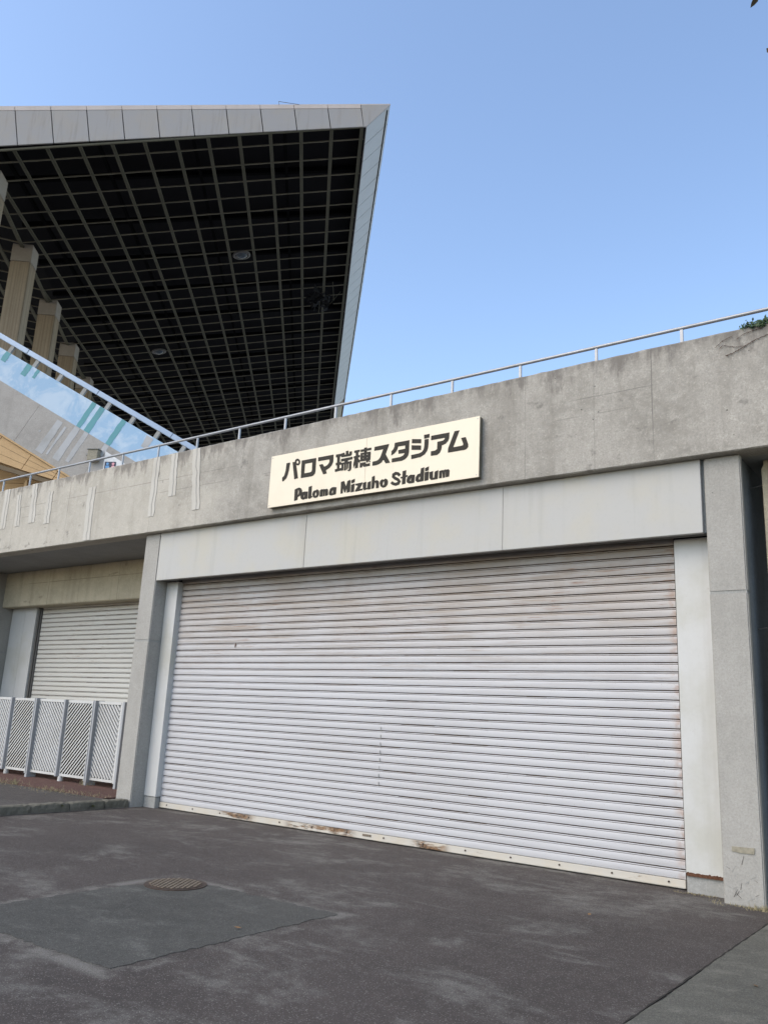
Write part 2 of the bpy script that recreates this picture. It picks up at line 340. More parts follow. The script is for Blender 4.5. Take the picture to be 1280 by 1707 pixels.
def asphalt(name, c, dust, dustc, speck=0.5, ds=1.0, yard=False):
    n = NT(name, 0.88, 0.3)
    x, y, z = n.sep()
    a = n.noise(0.55*ds, 6, 0.65); b = n.noise(1.1*ds, 8, 0.72, stretch=(0.8, 1.2, 1), loc=(3, 5, 0), dist=0.35)
    m1 = n.noise(7.0, 6, 0.78, loc=(2, 2, 0))
    colr = n.mix(n.ramp(a, 0.35, 0.7), c, tint(c, 0.74))
    colr = n.mix(n.ramp(m1, 0.40, 0.7, 0.0, 0.4), colr, tint(c, 1.5))
    colr = n.mix(n.mul(n.ramp(b, 0.50, 0.68), n.ramp(m1, 0.32, 0.58, 0.25, 1.0), dust*0.85), colr, dustc)
    d2 = n.noise(0.62*ds, 7, 0.70, stretch=(0.6, 1.2, 1), loc=(8, 2, 0), dist=0.5)
    colr = n.mix(n.mul(n.ramp(d2, 0.56, 0.68), n.ramp(m1, 0.34, 0.56, 0.15, 1.0), dust*0.8), colr, tint(dustc, 1.15))
    if yard:                                # dust caught along the patch joint and blown against the shutter foot
        sd = n.math('MAXIMUM', n.math('SUBTRACT', n.math('ABSOLUTE', n.math('ADD', x, 5.34)), 0.96), n.math('SUBTRACT', n.math('ABSOLUTE', n.math('SUBTRACT', y, 4.46)), 1.05))
        e1 = n.mul(n.band(sd, -0.02, 0.11, 0.05), n.ramp(n.noise(1.8, 5, 0.7, loc=(3, 3, 0)), 0.42, 0.6), 0.85)
        e2 = n.mul(n.ramp(y, 6.2, 8.3), n.ramp(n.noise(1.1, 6, 0.72, stretch=(0.8, 1.2, 1), loc=(9, 6, 0), dist=0.3), 0.48, 0.64), n.ramp(m1, 0.32, 0.58, 0.3, 1.0), 0.75)
        colr = n.mix(n.math('MAXIMUM', e1, e2), colr, tint(dustc, 1.1))
    f = n.noise(120, 4, 0.8); v = n.voro(170, out='Color')
    g = n.sep(v)
    colr = n.mix(n.ramp(f, 0.42, 0.62, 0, 0.65), colr, tint(c, 0.38))
    colr = n.mix(n.mul(n.ramp(g[0], 0.90, 0.97), speck), colr, tint(dustc, 1.5))
    sp = n.voro(16, loc=(0.2, 0.4, 0)); sg = n.noise(5, 2, 0.5)
    colr = n.mix(n.mul(n.ramp(sp, 0.03, 0.055, 1, 0), n.ramp(sg, 0.55, 0.6), 0.7), colr, (0.45, 0.43, 0.38))
    n.bump(n.math('ADD', f, n.math('MULTIPLY', g[1], 0.6)), 0.7, 0.006)
    return n.done(colr)
M['asphalt'] = asphalt('asphalt', (0.080, 0.066, 0.057), 1.0, (0.200, 0.188, 0.163), 0.5, yard=True)
M['patch'] = asphalt('patch_asphalt', (0.083, 0.080, 0.069), 0.85, (0.16, 0.155, 0.135), 0.4, 1.4)
M['walk'] = asphalt('sidewalk_asphalt', (0.088, 0.076, 0.066), 0.55, (0.15, 0.14, 0.125), 0.4)
M['apron'] = asphalt('apron_concrete', (0.125, 0.119, 0.096), 0.9, (0.205, 0.193, 0.158), 0.3, 1.8)
M['apron_dark'] = asphalt('apron_dark_asphalt', (0.108, 0.10, 0.082), 0.4, (0.12, 0.12, 0.11), 0.3, 1.8)
M['red'] = asphalt('red_brown_paving', (0.125, 0.066, 0.052), 0.45, (0.16, 0.11, 0.09), 0.15, 1.3)
M['seam'] = plain('dusty_joint', (0.118, 0.112, 0.10), 0.95, 0, 0.2, 0.5, 9)
M['tar'] = plain('dark_joint', (0.04, 0.036, 0.03), 0.9, 0, 0.2, 0.4, 20)
M['kerb'] = concrete('kerb_concrete', (0.145, 0.135, 0.105), 0.9, 0.2, 0.6, 14)
M['iron'] = plain('cast_iron', (0.075, 0.050, 0.036), 0.6, 0.3, 0.4, 0.4, 20)
M['stud'] = plain('worn_cast_iron', (0.21, 0.17, 0.125), 0.55, 0.3, 0.4, 0.4, 30)

# ------------------------------------------------------------------ ground
g = MB().slab([(-220, -200), (220, -200), (220, 240), (-220, 240)], -0.3, 0.0).build('ground', M['asphalt']); tag(g, 'dark brownish asphalt yard in front of the shutter', kind='structure')
def sheet(name, poly, z, m, parent=None, t=0.004):
    return MB().slab(poly, z-t-0.002, z).build(name, m, parent)
def wob(poly, step=0.12, amp=0.008):
    out = []
    for k in range(len(poly)):
        a, b = Vector(poly[k]), Vector(poly[(k+1) % len(poly)]); n_ = max(1, int((b-a).length/step))
        d = (b-a).normalized() if (b-a).length else Vector((1, 0)); nn = Vector((-d.y, d.x))
        for i in range(n_): out.append(tuple(a.lerp(b, i/n_)+nn*random.uniform(-amp, amp)*(1 if i else 0)))
    return out
p = sheet('asphalt_patch', wob([(-6.30, 3.40), (-4.40, 3.44), (-4.38, 5.52), (-5.80, 5.53), (-6.26, 5.02)], 0.05, 0.02), 0.0035, M['patch'], None)
tag(p, 'rectangular greyer asphalt repair patch beside the manhole cover', kind='structure')
for a, b, w in (((-10.90, 3.3), (-10.90, 8.5), 0.03),):
    a, b = Vector(a), Vector(b); d = (b-a).normalized(); nn = Vector((-d.y, d.x)); L_, Rr = [], []
    for i in range(31):
        q = a.lerp(b, i/30); L_.append(tuple(q+nn*random.uniform(0.0, 1.3)**2*w*1.6)); Rr.append(tuple(q-nn*random.uniform(0.1, 0.6)*w))
    s_ = sheet('dusty_joint', L_+Rr[::-1], 0.010, M['seam'], p)
ap = sheet('concrete_apron', wob([(-1.80, -3.0), (8, -3.0), (8, 8.5), (-1.76, 8.5), (-1.78, 4.8)], 0.15, 0.014), 0.012, M['apron']); tag(ap, 'lighter grey concrete apron at the right edge of the asphalt', kind='structure')
sheet('edge_joint', wob([(-1.812, -2.9), (-1.80, -2.9), (-1.785, 4.8), (-1.765, 8.2), (-1.774, 8.2), (-1.797, 4.8)], 0.05, 0.005), 0.0135, M['tar'], ap)
# manhole
mh = thing('manhole_cover', (-6.03, 5.31, 0), 'round rusty studded manhole cover at the corner of the asphalt patch', 'manhole')
MB().cyl((-6.03, 5.31, -0.05), (-6.03, 5.31, 0.010), 0.27, 40).build('frame', M['iron'], mh)
MB().cyl((-6.03, 5.31, -0.05), (-6.03, 5.31, 0.013), 0.235, 40).build('cover', M['iron'], mh)
tb = MB()
for i in range(-5, 6):
    for j in range(-6, 7):
        x, y = (i+(j % 2)*.5)*0.046, j*0.040
        if x*x+y*y < 0.215**2: tb.box(-6.03+x-.014, -6.03+x+.014, 5.31+y-.011, 5.31+y+.011, 0.0125, 0.019)
tag(tb.build('studs', M['stud'], mh), kind='stuff')

# sidewalk, kerb, red paving (left)
sw = MB().slab([(-80, -30), (-11.1, -30), (-11.1, 8.36), (-80, 8.36)], -0.05, 0.105).build('sidewalk', M['walk']); tag(sw, 'raised asphalt sidewalk behind the kerb at left', kind='structure')
rp = MB().slab(wob([(-80, 8.362), (-11.33, 8.362), (-11.33, 10.42), (-80, 10.42)], 0.3, 0.002), -0.05, 0.112).build('red_paving', M['red']); tag(rp, 'red brown paving strip under the white fence', kind='structure')
kb = thing('kerb', (-11.02, 4, 0), 'mossy grey concrete kerb between asphalt and sidewalk at left', 'kerb')
yk = 8.56
for k in range(14):
    L_ = 0.6 if k else 0.42
    V, F = [], []; prof = [(-11.10, -.05), (-11.10, .108), (-11.085, .122), (-10.975, .120), (-10.952, .104), (-10.942, .05), (-10.94, -.05)]; k_ = len(prof); ns = 12
    for i in range(ns+1):
        e = (i == 0 or i == ns)
        for (x, z) in prof:
            V.append((x+random.uniform(-.006, .006)-(.012 if e and x > -10.98 else 0), yk-.004-(L_-.008)*i/ns, z+random.uniform(-.005, .004)-(.010 if e and z > .06 else 0)))
    for i in range(ns):
        for j in range(k_-1): F.append((i*k_+j, i*k_+j+1, (i+1)*k_+j+1, (i+1)*k_+j))
    F += [tuple(range(k_)), tuple(range(ns*k_+k_-1, ns*k_-1, -1))]
    MB().add(V, F).build('kerb_stone', M['kerb'], kb); yk -= L_

# ------------------------------------------------------------------ parapet and deck edge
def rough_beam(name, m, parent, x0, x1, prof, n_, jit):
    """profile (y,z) ring extruded along x with chipped edges"""
    V, F = [], []; k = len(prof)
    for i in range(n_+1):
        x = x0+(x1-x0)*i/n_
        for j, (y, z) in enumerate(prof):
            a = jit[j]
            V.append((x, y+random.uniform(-a, a), z+random.uniform(-a, a)))
    for i in range(n_):
        for j in range(k): F.append((i*k+j, i*k+(j+1) % k, (i+1)*k+(j+1) % k, (i+1)*k+j))
    F += [tuple(range(k-1, -1, -1)), tuple(range(n_*k, n_*k+k))]
    b_ = MB(); b_.add(V, F); return b_.build(name, m, parent)
par = thing('parapet_wall', (-9, 8.6, 4.28), 'long weathered concrete parapet beam carrying the stadium sign', 'wall')
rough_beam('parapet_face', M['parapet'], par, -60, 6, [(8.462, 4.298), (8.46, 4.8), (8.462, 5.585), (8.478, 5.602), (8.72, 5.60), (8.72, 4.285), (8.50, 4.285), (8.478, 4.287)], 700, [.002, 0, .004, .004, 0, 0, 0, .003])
Bx('deck_soffit', M['soffit'], par, -60, 6, 8.7205, 12.0, 4.286, 4.7)
for (x0, x1, x2, x3, zt, zb) in ((-15.82, -15.64, -15.81, -15.62, 5.60, 4.78), (-15.33, -15.20, -15.28, -15.11, 5.43, 4.79), (-14.83, -14.67, -14.80, -14.59, 5.595, 4.81), (-14.28, -14.10, -14.28, -14.09, 5.365, 4.745), (-12.975, -12.765, -12.94, -12.73, 5.287, 4.305), (-11.20, -11.035, -11.19, -11.03, 5.585, 4.558), (-10.74, -10.58, -10.73, -10.55, 5.585, 4.852), (-10.23, -10.06, -10.10, -9.92, 5.59, 4.555)):
    zz = [zb+(zt-zb)*k/10 for k in range(11)]; jl = lambda: random.uniform(-.013, .013)
    L_ = [(x2+(x0-x2)*k/10+jl(), z) for k, z in enumerate(zz)]; Rr = [(x3+(x1-x3)*k/10+jl(), z) for k, z in enumerate(zz)]
    st_ = MB().prism(L_+Rr[::-1], 8.4535, 8.4565).build('repair_stripe', M['stripe'], par)
    mid = [((l[0]*.45+r[0]*.55)+random.uniform(-.012, .012), l[1]) for l, r in zip(L_, Rr)]
    MB().prism([(x-.011, z) for x, z in mid]+[(x+.011, z) for x, z in mid[::-1]], 8.4515, 8.4530).build('filled_crack', M['pillar'], st_)

# pillars
def pillar(x0, x1, y1, label, joint):
    t = thing('concrete_pillar', ((x0+x1)/2, 8.7, 0), label, 'pillar', 'pillars between the shutter bays')
    MB().box(x0, x1, 8.58, y1, -0.05, joint-0.004).build('lower_block', M['pillar'], t, 0.012)
    MB().box(x0, x1, 8.58, y1, joint+0.004, 4.283).build('upper_block', M['pillar'], t, 0.012)
    Bx('joint', M['plinth'], t, x0+.006, x1-.006, 8.586, y1-.01, joint-.02, joint+.02)
    return t
pr = pillar(-2.287, -1.927, 8.665, 'pale concrete pillar right of the large shutter with tape patch near its foot', 2.874)
pl = pillar(-11.32, -10.95, 10.9, 'pale concrete pillar between the large shutter and the fenced side bay', 2.53)
pf = pillar(-18.42, -18.045, 10.9, 'shaded grey concrete pillar at the far left edge of the side bay', 2.53)
MB().prism([(-2.192, .503), (-1.994, .507), (-1.998, .455), (-2.12, .452), (-2.195, .462)], 8.572, 8.5795).build('tape_patch', M['tape'], pr)
for k in range(22):
    x = random.uniform(-2.27, -1.95); z = abs(random.gauss(0, .14))+.04; ang = random.uniform(-1.2, 1.2)+1.57; L_ = random.uniform(.02, .09); w = .0022
    dx, dz = math.cos(ang)*L_, math.sin(ang)*L_; x = min(max(x, -2.27+abs(dx)), -1.94-abs(dx))
    MB().prism([(x-w, z), (x+w, z), (x+dx+w*.3, z+dz), (x+dx-w*.3, z+dz)], 8.5775, 8.5795).build('scrape', M['plinth'] if k % 3 else M['iron'], pr)
# right recess
rr = thing('recess_wall', (-1.9, 9.6, 0), 'dark streaked concrete side wall of the recess right of the pillar', 'wall')
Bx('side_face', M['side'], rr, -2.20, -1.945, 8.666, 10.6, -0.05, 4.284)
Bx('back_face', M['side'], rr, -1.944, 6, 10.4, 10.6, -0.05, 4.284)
post = thing('concrete_post', (-1.6, 9.1, 0), 'beige concrete post with notched head at the right edge', 'post')
MB().prism([(-1.795, -.05), (-1.25, -.05), (-1.25, 4.284), (-1.775, 4.284), (-1.775, 4.235), (-1.797, 4.19)], 8.9, 9.25).build('shaft', M['lintel'], post, 0.006)
for z in (4.02, 2.55):
    MB().cyl((-1.94, 9.0, z), (-1.79, 8.95, z+.01), 0.006, 6).build('wire_tie', M['track'], post)

# header over the large shutter
hd = thing('shutter_header', (-6.6, 8.7, 3.5), 'pale cream painted header panel above the large shutter', 'header')
for x0, x1 in ((-10.94, -7.7615), (-7.7575, -4.6275), (-4.6255, -2.323)):
    MB().box(x0, x1, 8.58, 8.64, 3.497, 4.281).build('panel', M['header'], hd, 0.004)
Bx('header_box', M['track'], hd, -10.945, -2.33, 8.641, 8.76, 3.503, 4.282)  # dark colour paints the shade under the header
Bx('slot_back', M['dark'], hd, -10.945, -2.30, 9.02, 9.06, 3.503, 4.282)
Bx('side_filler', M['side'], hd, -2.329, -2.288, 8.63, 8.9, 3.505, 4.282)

# jambs of the large shutter
def jamb(x0, x1, label):
    t = thing('shutter_jamb', ((x0+x1)/2, 8.85, 0), label, 'jamb', 'painted jambs of the large shutter')
    MB().box(x0, x1, 8.82, 9.0, 0.166, 3.502).build('panel', M['jamb'], t, 0.004)
    MB().box(x0+.004, x1-.004, 8.826, 9.0, -0.05, 0.158).build('plinth', M['plinth'], t, 0.004)
    return t
jl_ = jamb(-10.948, -10.672, 'bluish white painted steel jamb at the left end of the large shutter')
jr_ = jamb(-2.695, -2.289, 'white painted steel jamb with rusty foot at the right end of the large shutter')
rs = MB(); pts = []
for k in range(29):
    x = -2.69+0.385*k/28; h = 0.008+0.012*abs(math.sin(k*1.3))*random.random()+0.006*random.random()
    pts.append((x, 0.170+h))
rs.prism([(-2.69, 0.154), (-2.305, 0.154)]+pts[::-1], 8.806, 8.83).build('rusty_edge', M['rust'], jr_)
Bx('guide_track', M['track'], jl_, -10.70, -10.673, 8.905, 8.94, 0.0, 3.5)
Bx('guide_track', M['track'], jr_, -2.727, -2.696, 8.928, 8.95, 0.0, 3.5)

# roller shutters, slat by slat
PIT = 0.0963
def slat_profile():
    p = PIT; pr_ = [(0.010, 0.0), (0.0, 0.0008), (-0.0018, 0.004), (-0.0038, 0.02), (-0.0045, 0.036), (-0.0038, 0.052), (-0.0018, 0.066), (-0.0002, 0.0705),
                    (0.007, 0.0718), (0.007, 0.0740), (0.0, 0.0752), (-0.002, 0.0775), (-0.0018, 0.0835), (0.004, 0.0868), (0.020, 0.0878), (0.020, 0.0960)]
    return pr_
def slat_mesh(name, L_, m):
    pr_ = slat_profile(); V = []; k = len(pr_); ns = 32; ph = random.uniform(.9, 2.4)
    for i in range(ns+1):
        x = -L_/2+L_*i/ns
        w = 0.0022*math.sin(x*ph+ph*7)+random.uniform(-.0009, .0009)
        for j, (y, z) in enumerate(pr_): V.append((x, y+w, z))
    F = [(i*k+j, i*k+j+1, (i+1)*k+j+1, (i+1)*k+j) for i in range(ns) for j in range(k-1)]
    me = mesh_of(name, V, F)
    bm = bmesh.new(); bm.from_mesh(me); bmesh.ops.recalc_face_normals(bm, faces=bm.faces)
    if sum(f.normal.y for f in bm.faces) > 0: bmesh.ops.reverse_faces(bm, faces=bm.faces)
    bm.to_mesh(me); bm.free(); me.materials.append(m); me.materials.append(M['grime'])
    for p_ in me.polygons:
        ys = [me.vertices[v].co.y for v in p_.vertices]
        if sum(ys)/len(ys) > 0.0032: p_.material_index = 1
    return me
def shutter(x0, x1, yf, zs, zt, label, m, bar, group=None):
    t = thing('roller_shutter', ((x0+x1)/2, yf, 0), label, 'shutter')
    meshes = [slat_mesh('slat', x1-x0, m) for _ in range(9)]
    n_ = int((zt-zs)/PIT)+1
    for k in range(n_):
        o = link('slat', meshes[(k*4) % 9], None, t, ((x0+x1)/2, yf+random.uniform(-.0015, .0015), zs+k*PIT))
        o.rotation_euler = (random.uniform(-.008, .008), 0, 0)
    b_ = MB().box(x0, x1, yf-0.012, yf+0.03, 0.012, zs-0.004).build('bottom_bar', bar, t, 0.004)
    MB().box(x0, x1, yf-0.017, yf-0.0125, 0.020, 0.030).build('bar_lip', bar, t)
    Bx('backing', M['dark'], t, x0-0.05, x1+0.05, yf+0.045, yf+0.06, 0, zt+0.1)
    return t
sh = shutter(-10.70, -2.73, 8.925, 0.096, 3.78, 'large white steel roller shutter with rust streaks under the stadium sign', M['shutter'], M['bar'])
for k in range(14):
    x = -10.5+k*0.585
    MB().cyl((x, 8.905, 0.060), (x, 8.9135, 0.060), 0.010, 8).build('bolt', M['bolt'], sh)
MB().box(-6.735, -6.60, 8.906, 8.9125, 0.048, 0.075).build('name_plate', M['stud'], sh, 0.002)
for k in range(8):
    z = 0.66+k*PIT
    x = -6.53+random.uniform(-.004, .004)
    MB().box(x-.005, x+.005, 8.9140, 8.918, z+.006, z+.055).build('dent_mark', M['plinth'], sh)

MB().prism([(-9.335, 2.43), (-9.322, 2.445), (-9.312, 2.475), (-9.318, 2.50), (-9.332, 2.47)], 8.9125, 8.915).build('red_paint_mark', M['rust'], sh)
# ------------------------------------------------------------------ left side bay
rb = thing('recess_lintel', (-15, 10.1, 3.5), 'stained yellowish concrete lintel above the side shutter', 'lintel')
MB().box(-18.04, -11.325, 10.0, 10.4, 3.51, 4.284).build('beam', M['lintel'], rb, 0.012)
for x0, x1, lab in ((-18.04, -17.06, 'pale panelled jamb left of the side shutter in the fenced bay'),):
    t = thing('bay_jamb', (-17.5, 10.3, 0), lab, 'jamb')
    MB().box(-18.03, -17.50, 10.262, 10.45, 0.1, 3.512).build('panel', M['jamb'], t, 0.003)
    MB().box(-17.496, -17.06, 10.262, 10.45, 0.1, 3.512).build('panel', M['jamb'], t, 0.003)
    Bx('guide_track', M['track'], t, -17.058, -17.0, 10.30, 10.36, 0.1, 3.512)
    Bx('guide_track', M['track'], t, -16.998, -16.965, 10.33, 10.36, 0.1, 3.512)
sh2 = shutter(-17.0, -11.33, 10.365, 0.20, 3.60, 'smaller cream roller shutter in the side bay behind the white fence', M['shutter2'], M['shutter2'])

# fence of chevron louvre panels
fn = thing('louvre_fence', (-15, 9.4, 0.11), 'white steel fence of alternating diagonal louvre panels before the side shutter', 'fence')
FY = 9.42
def fence_slats(x0, x1, z0, z1, sgn, parent):
    step = 0.084; c = -3.0
    while c < 4:
        if sgn > 0: seg = [(x, (x-x0)+z0+c) for x in (x0, x1)]
        else: seg = [(x, -(x-x0)+z0+c) for x in (x0, x1)]
        (xa, za), (xb, zb) = seg
        # clip to z range
        def cut(xa, za, xb, zb):
            t0, t1 = 0.0, 1.0; dz = zb-za
            for lim, s_ in ((z0, 1), (z1, -1)):
                fa = s_*(za-lim); fb = s_*(zb-lim)
                if fa < 0 and fb < 0: return None
                if fa < 0: t0 = max(t0, fa/(fa-fb))
                if fb < 0: t1 = min(t1, fa/(fa-fb))
            if t1-t0 < 0.03: return None
            return [(xa+(xb-xa)*t, za+dz*t) for t in (t0, t1)]
        s_ = cut(xa, za, xb, zb)
        if s_:
            a = Vector((s_[0][0], FY, s_[0][1])); b_ = Vector((s_[1][0], FY, s_[1][1])); d = (b_-a).normalized()
            u = Vector((0, 1, 0)); w = d.cross(u)
            o_ = MB().obox(a, d, u, w, (0, (b_-a).length), (-0.035, 0.035), (-0.0125, 0.0125)).build('slat', M['white_steel'], parent)
            o_.data.materials.append(M['shade_side'])
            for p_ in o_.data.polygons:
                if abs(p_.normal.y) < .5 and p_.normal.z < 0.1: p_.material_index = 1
        c += step
posts = [(-18.0, 'A'), (-16.95, 'B'), (-15.95, 'A'), (-15.08, 'B'), (-14.14, 'A'), (-13.22, 'B'), (-12.44, 'E')]
for k, (x, ty) in enumerate(posts):
    if ty == 'A':
        q = MB().box(x-.025, x+.03, FY-.09, FY+.09, 0.19, 1.56).build('post', M['shade_steel'], fn, 0.004)
        MB().cyl((x+.05, FY, 0.105), (x+.05, FY, 0.20), 0.05, 16).build('foot', M['white_steel'], q)
    elif ty == 'B':
        q = MB().box(x-.022, x+.045, FY-.10, FY+.10, 0.10, 1.565).build('post', M['shade_steel'], fn, 0.004)
        MB().box(x-.024, x-.006, FY-.112, FY-.101, 0.18, 1.567).build('trim', M['white_steel'], q)
        MB().box(x-.075, x-.045, FY-.05, FY+.05, 0.19, 1.56).build('stile', M['white_steel'], fn, 0.003)
    else:
        MB().box(x-.03, x+.03, FY-.05, FY+.05, 0.11, 1.56).build('post', M['shade_steel'], fn, 0.004)
        MB().box(x-.07, x-.032, FY-.04, FY+.03, 0.19, 1.56).build('stile', M['white_steel'], fn, 0.003)
    if k < len(posts)-1:
        xa, xb = x+.035, posts[k+1][0]-(.045 if posts[k+1][1] == 'A' else .08)
        fr = MB().box(xa, xb, FY-.035, FY+.035, 1.505, 1.555).build('top_rail', M['white_steel'], fn, 0.004)
        MB().box(xa, xb, FY-.035, FY+.035, 0.20, 0.245).build('bottom_rail', M['white_steel'], fn, 0.004)
        MB().box(xa, xa+.02, FY-.03, FY+.03, 0.246, 1.504).build('stile', M['white_steel'], fn)
        pn = MB().box(xb-.02, xb, FY-.03, FY+.03, 0.246, 1.504).build('stile', M['white_steel'], fn)
        fence_slats(xa+.021, xb-.021, 0.247, 1.503, 1 if ty == 'A' else -1, fn)

# railing on the parapet
rl = thing('handrail', (-9, 8.6, 5.6), 'thin galvanised steel handrail along the top of the parapet', 'railing')
zr = lambda x: 5.822-0.005*(x+1.6)
MB().cyl((4, 8.61, zr(4)), (-40, 8.61, zr(-40)), 0.021, 14, cap=False).build('rail', M['rail'], rl, smooth=True)
for k in range(-3, 30):
    x = -2.46-k*0.983
    MB().box(x-.017, x+.017, 8.60, 8.625, 5.595, zr(x)-.015).build('post', M['rail'], rl, 0.003)

# sign board and letters
X0, Z0 = -8.351, 4.378
sg = thing('stadium_sign', (-6.6, 8.42, 4.378), 'cream sign board with dark Japanese and English stadium name', 'sign')
MB().box(X0+.004, -4.852-.004, 8.385, 8.455, Z0+.003, 5.157).build('backing', M['sign_edge'], sg, 0.003)
MB().box(X0, -6.592, 8.375, 8.386, Z0, 5.16).build('board', M['sign'], sg, 0.002)
MB().box(-6.590, -4.85, 8.375, 8.386, Z0, 5.16).build('board', M['sign'], sg, 0.002)
for cx, cz in ((.03, .03), (.03, .75), (3.47, .03), (3.47, .75)):
    MB().cyl((X0+cx, 8.371, Z0+cz), (X0+cx, 8.376, Z0+cz), .007, 8).build('screw', M['rail'], sg)
def glyph(line):
    parts = line.split('|'); nm = parts[0]; V, F = [], []
    for q, poly in enumerate(parts[1:]):
        cu_ = bpy.data.curves.new('outline', 'CURVE'); cu_.dimensions = '2D'; cu_.fill_mode = 'BOTH'; cu_.extrude = 0.0025+0.0003*(q % 6); cu_.offset = 0.0 if nm in ('zui', 'ho', 'm', 'M', 'h') else 0.003
        for rn, ring in enumerate(poly.split(';')):
            pts = [tuple(map(float, t.split(','))) for t in ring.split()]
            area = sum(p0[0]*p1[1]-p1[0]*p0[1] for p0, p1 in zip(pts, pts[1:]+pts[:1]))
            if (area > 0) == (rn > 0): pts = pts[::-1]
            sp = cu_.splines.new('POLY'); sp.points.add(len(pts)-1); sp.use_cyclic_u = True
            for P_, (a, b_) in zip(sp.points, pts): P_.co = (a/1000, b_/1000, 0, 1)
        ob = bpy.data.objects.new('outline', cu_); me = bpy.data.meshes.new_from_object(ob)
        base = len(V)
        for v in me.vertices: V.append((X0+v.co.x, 8.373-v.co.z, Z0+v.co.y))
        for p_ in me.polygons: F.append(tuple(base+i for i in p_.vertices))
        bpy.data.objects.remove(ob); bpy.data.curves.remove(cu_); bpy.data.meshes.remove(me)
    b_ = MB(); b_.add(V, F); b_.build('letter', M['letter'], sg)
for line in GLYPHS.strip().splitlines(): glyph(line)

# ------------------------------------------------------------------ stadium roof (own axes, tilted soffit)
M['grid'] = concrete('grid_bar_paint', (0.095, 0.089, 0.062), 0.5, 0.0, 0.0)
M['grid2'] = concrete('row_bar_paint', (0.125, 0.112, 0.08), 0.6, 0.0, 0.0)
M['cavity'] = plain('dark_roof_void', (0.006, 0.0055, 0.006), 0.9, 0, 0.1)  # near-black colour stands in for missing light above the grid
M['fascia'] = painted('fascia_panel_paint', (0.32, 0.305, 0.29), 0.3, 0.5, 0.0, (0.37, 0.31, 0.23), 0.3, 0.45)
M['fascia_cap'] = painted('fascia_cap_paint', (0.52, 0.45, 0.40), 0.25, 0.5)
M['fascia_side'] = painted('side_fascia_paint', (0.40, 0.40, 0.395), 0.15, 0.45)
M['pier'] = concrete('pier_concrete', (0.34, 0.27, 0.185), 0.3, 0.3, 0.2, 6, board=0.55)  # warm bounce light is tinted into this colour
M['pier_cap'] = concrete('pier_cap_concrete', (0.34, 0.30, 0.25), 0.3, 0.2, 0.2)
M['lamp'] = plain('lamp_housing', (0.075, 0.068, 0.06), 0.5, 0.2)
M['lens'] = plain('lamp_lens', (0.04, 0.05, 0.058), 0.25, 0, 0.4)
M['net'] = plain('black_netting', (0.012, 0.012, 0.012), 0.9)
M['deck'] = concrete('deck_concrete', (0.52, 0.50, 0.46), 0.3, 0.0, 0.3)  # pale tone chosen so the unseen deck bounces light onto the stair
O3 = Vector((-14.8327, 17.7183, 20.2228)); E1 = Vector((0.7424, 0.6429, 0.1883)); E2 = Vector((-0.6621, 0.7469, 0.0605)); EN = Vector((-0.1018, -0.1696, 0.9802))
def rp_(i, j, h=0.0): return O3-E1*i+E2*j+EN*h
def fold(j): return 12.03+0.1*j
def htop(i): return 0.73+0.0619*(i+1.035)
JN = 74.0
roof = thing('stadium_roof', tuple(rp_(5, 0.3)), 'huge grey stadium roof with dark gridded underside rising behind the parapet', 'roof')
def quadbox(name, m, A, B, w, d, side, up, bevel=0.0):
    """bar from A to B, width w along side, depth d upward from the underside"""
    b_ = MB(); dr = (B-A)
    P = [A-side*w/2, A+side*w/2, B+side*w/2, B-side*w/2]
    b_.hexa(P+[p_+up*d for p_ in P]); return b_.build(name, m, roof, bevel)
# columns: channel bars running into depth
for i in range(0, 20):
    j0 = 0.38 if i <= 12 else (i-12.03)/0.1
    if i == 12: j0 = 0.5
    if j0 > JN-4: continue
    if i >= 12: j0 = max(j0, 0.4)
    ii = i
    A, B = rp_(ii, j0), rp_(ii, JN)
    b_ = MB()
    for s0, s1, dd in ((-.056, -.020, 0.0), (.020, .056, 0.0), (-.020, .020, 0.020)):
        P = [A+E1*s0+EN*dd, A+E1*s1+EN*dd, B+E1*s1+EN*dd, B+E1*s0+EN*dd]
        b_.hexa(P+[p_+EN*(0.05-dd) for p_ in P])
    b_.build('grid_bar', M['grid'], roof)
# rows, each with its own uneven flaking underside
def row_bar(name, A, B, w, d, up, n_):
    b_ = MB(); dr = (B-A); s_ = E2
    V, F = [], []
    for k in range(n_+1):
        p_ = A+dr*(k/n_); a = random.uniform(-.010, .010) if random.random() < .75 else random.uniform(-.03, .02); c = random.uniform(-.010, .010)
        V += [p_-s_*(w/2+a), p_+s_*(w/2+c), p_+s_*(w/2)+up*d, p_-s_*(w/2)+up*d]
    for k in range(n_):
        for q in range(4): F.append((k*4+q, k*4+(q+1) % 4, k*4+4+(q+1) % 4, k*4+4+q))
    F += [(3, 2, 1, 0), tuple(n_*4+q for q in range(4))]
    b_.add(V, F); b_.build(name, M['grid2'], roof)
MIS = {13: [(0.45, 1.35)], 14: [(0.5, 1.5)]}
LEFT = (-E1-Vector((0, 0, 1))*((-E1).z)).normalized()*0.985+Vector((0, 0, 0.17))      # left wing rises away from the fold
LEFT.normalize(); LN = LEFT.cross(E2); LN = LN if LN.z > 0 else -LN
for j in range(1, int(JN)+1):
    fi = fold(j)
    segs = [(-0.1, fi)]
    if j in (13, 14): segs = [(-0.1, 0.55 if j == 13 else 0.5), (1.5 if j == 13 else 1.6, fi)]
    if j == 13: segs = [(-0.1, 1.02), (1.45, fi)]
    for a, c in segs:
        row_bar('grid_crossbar', rp_(a, j, 0.012), rp_(c, j, 0.012), 0.046, 0.035, EN, max(3, int((c-a)*5)))
    F0 = rp_(fi, j, 0.012)
    row_bar('grid_crossbar', F0, F0+LEFT*9, 0.052, 0.04, LN, 18)
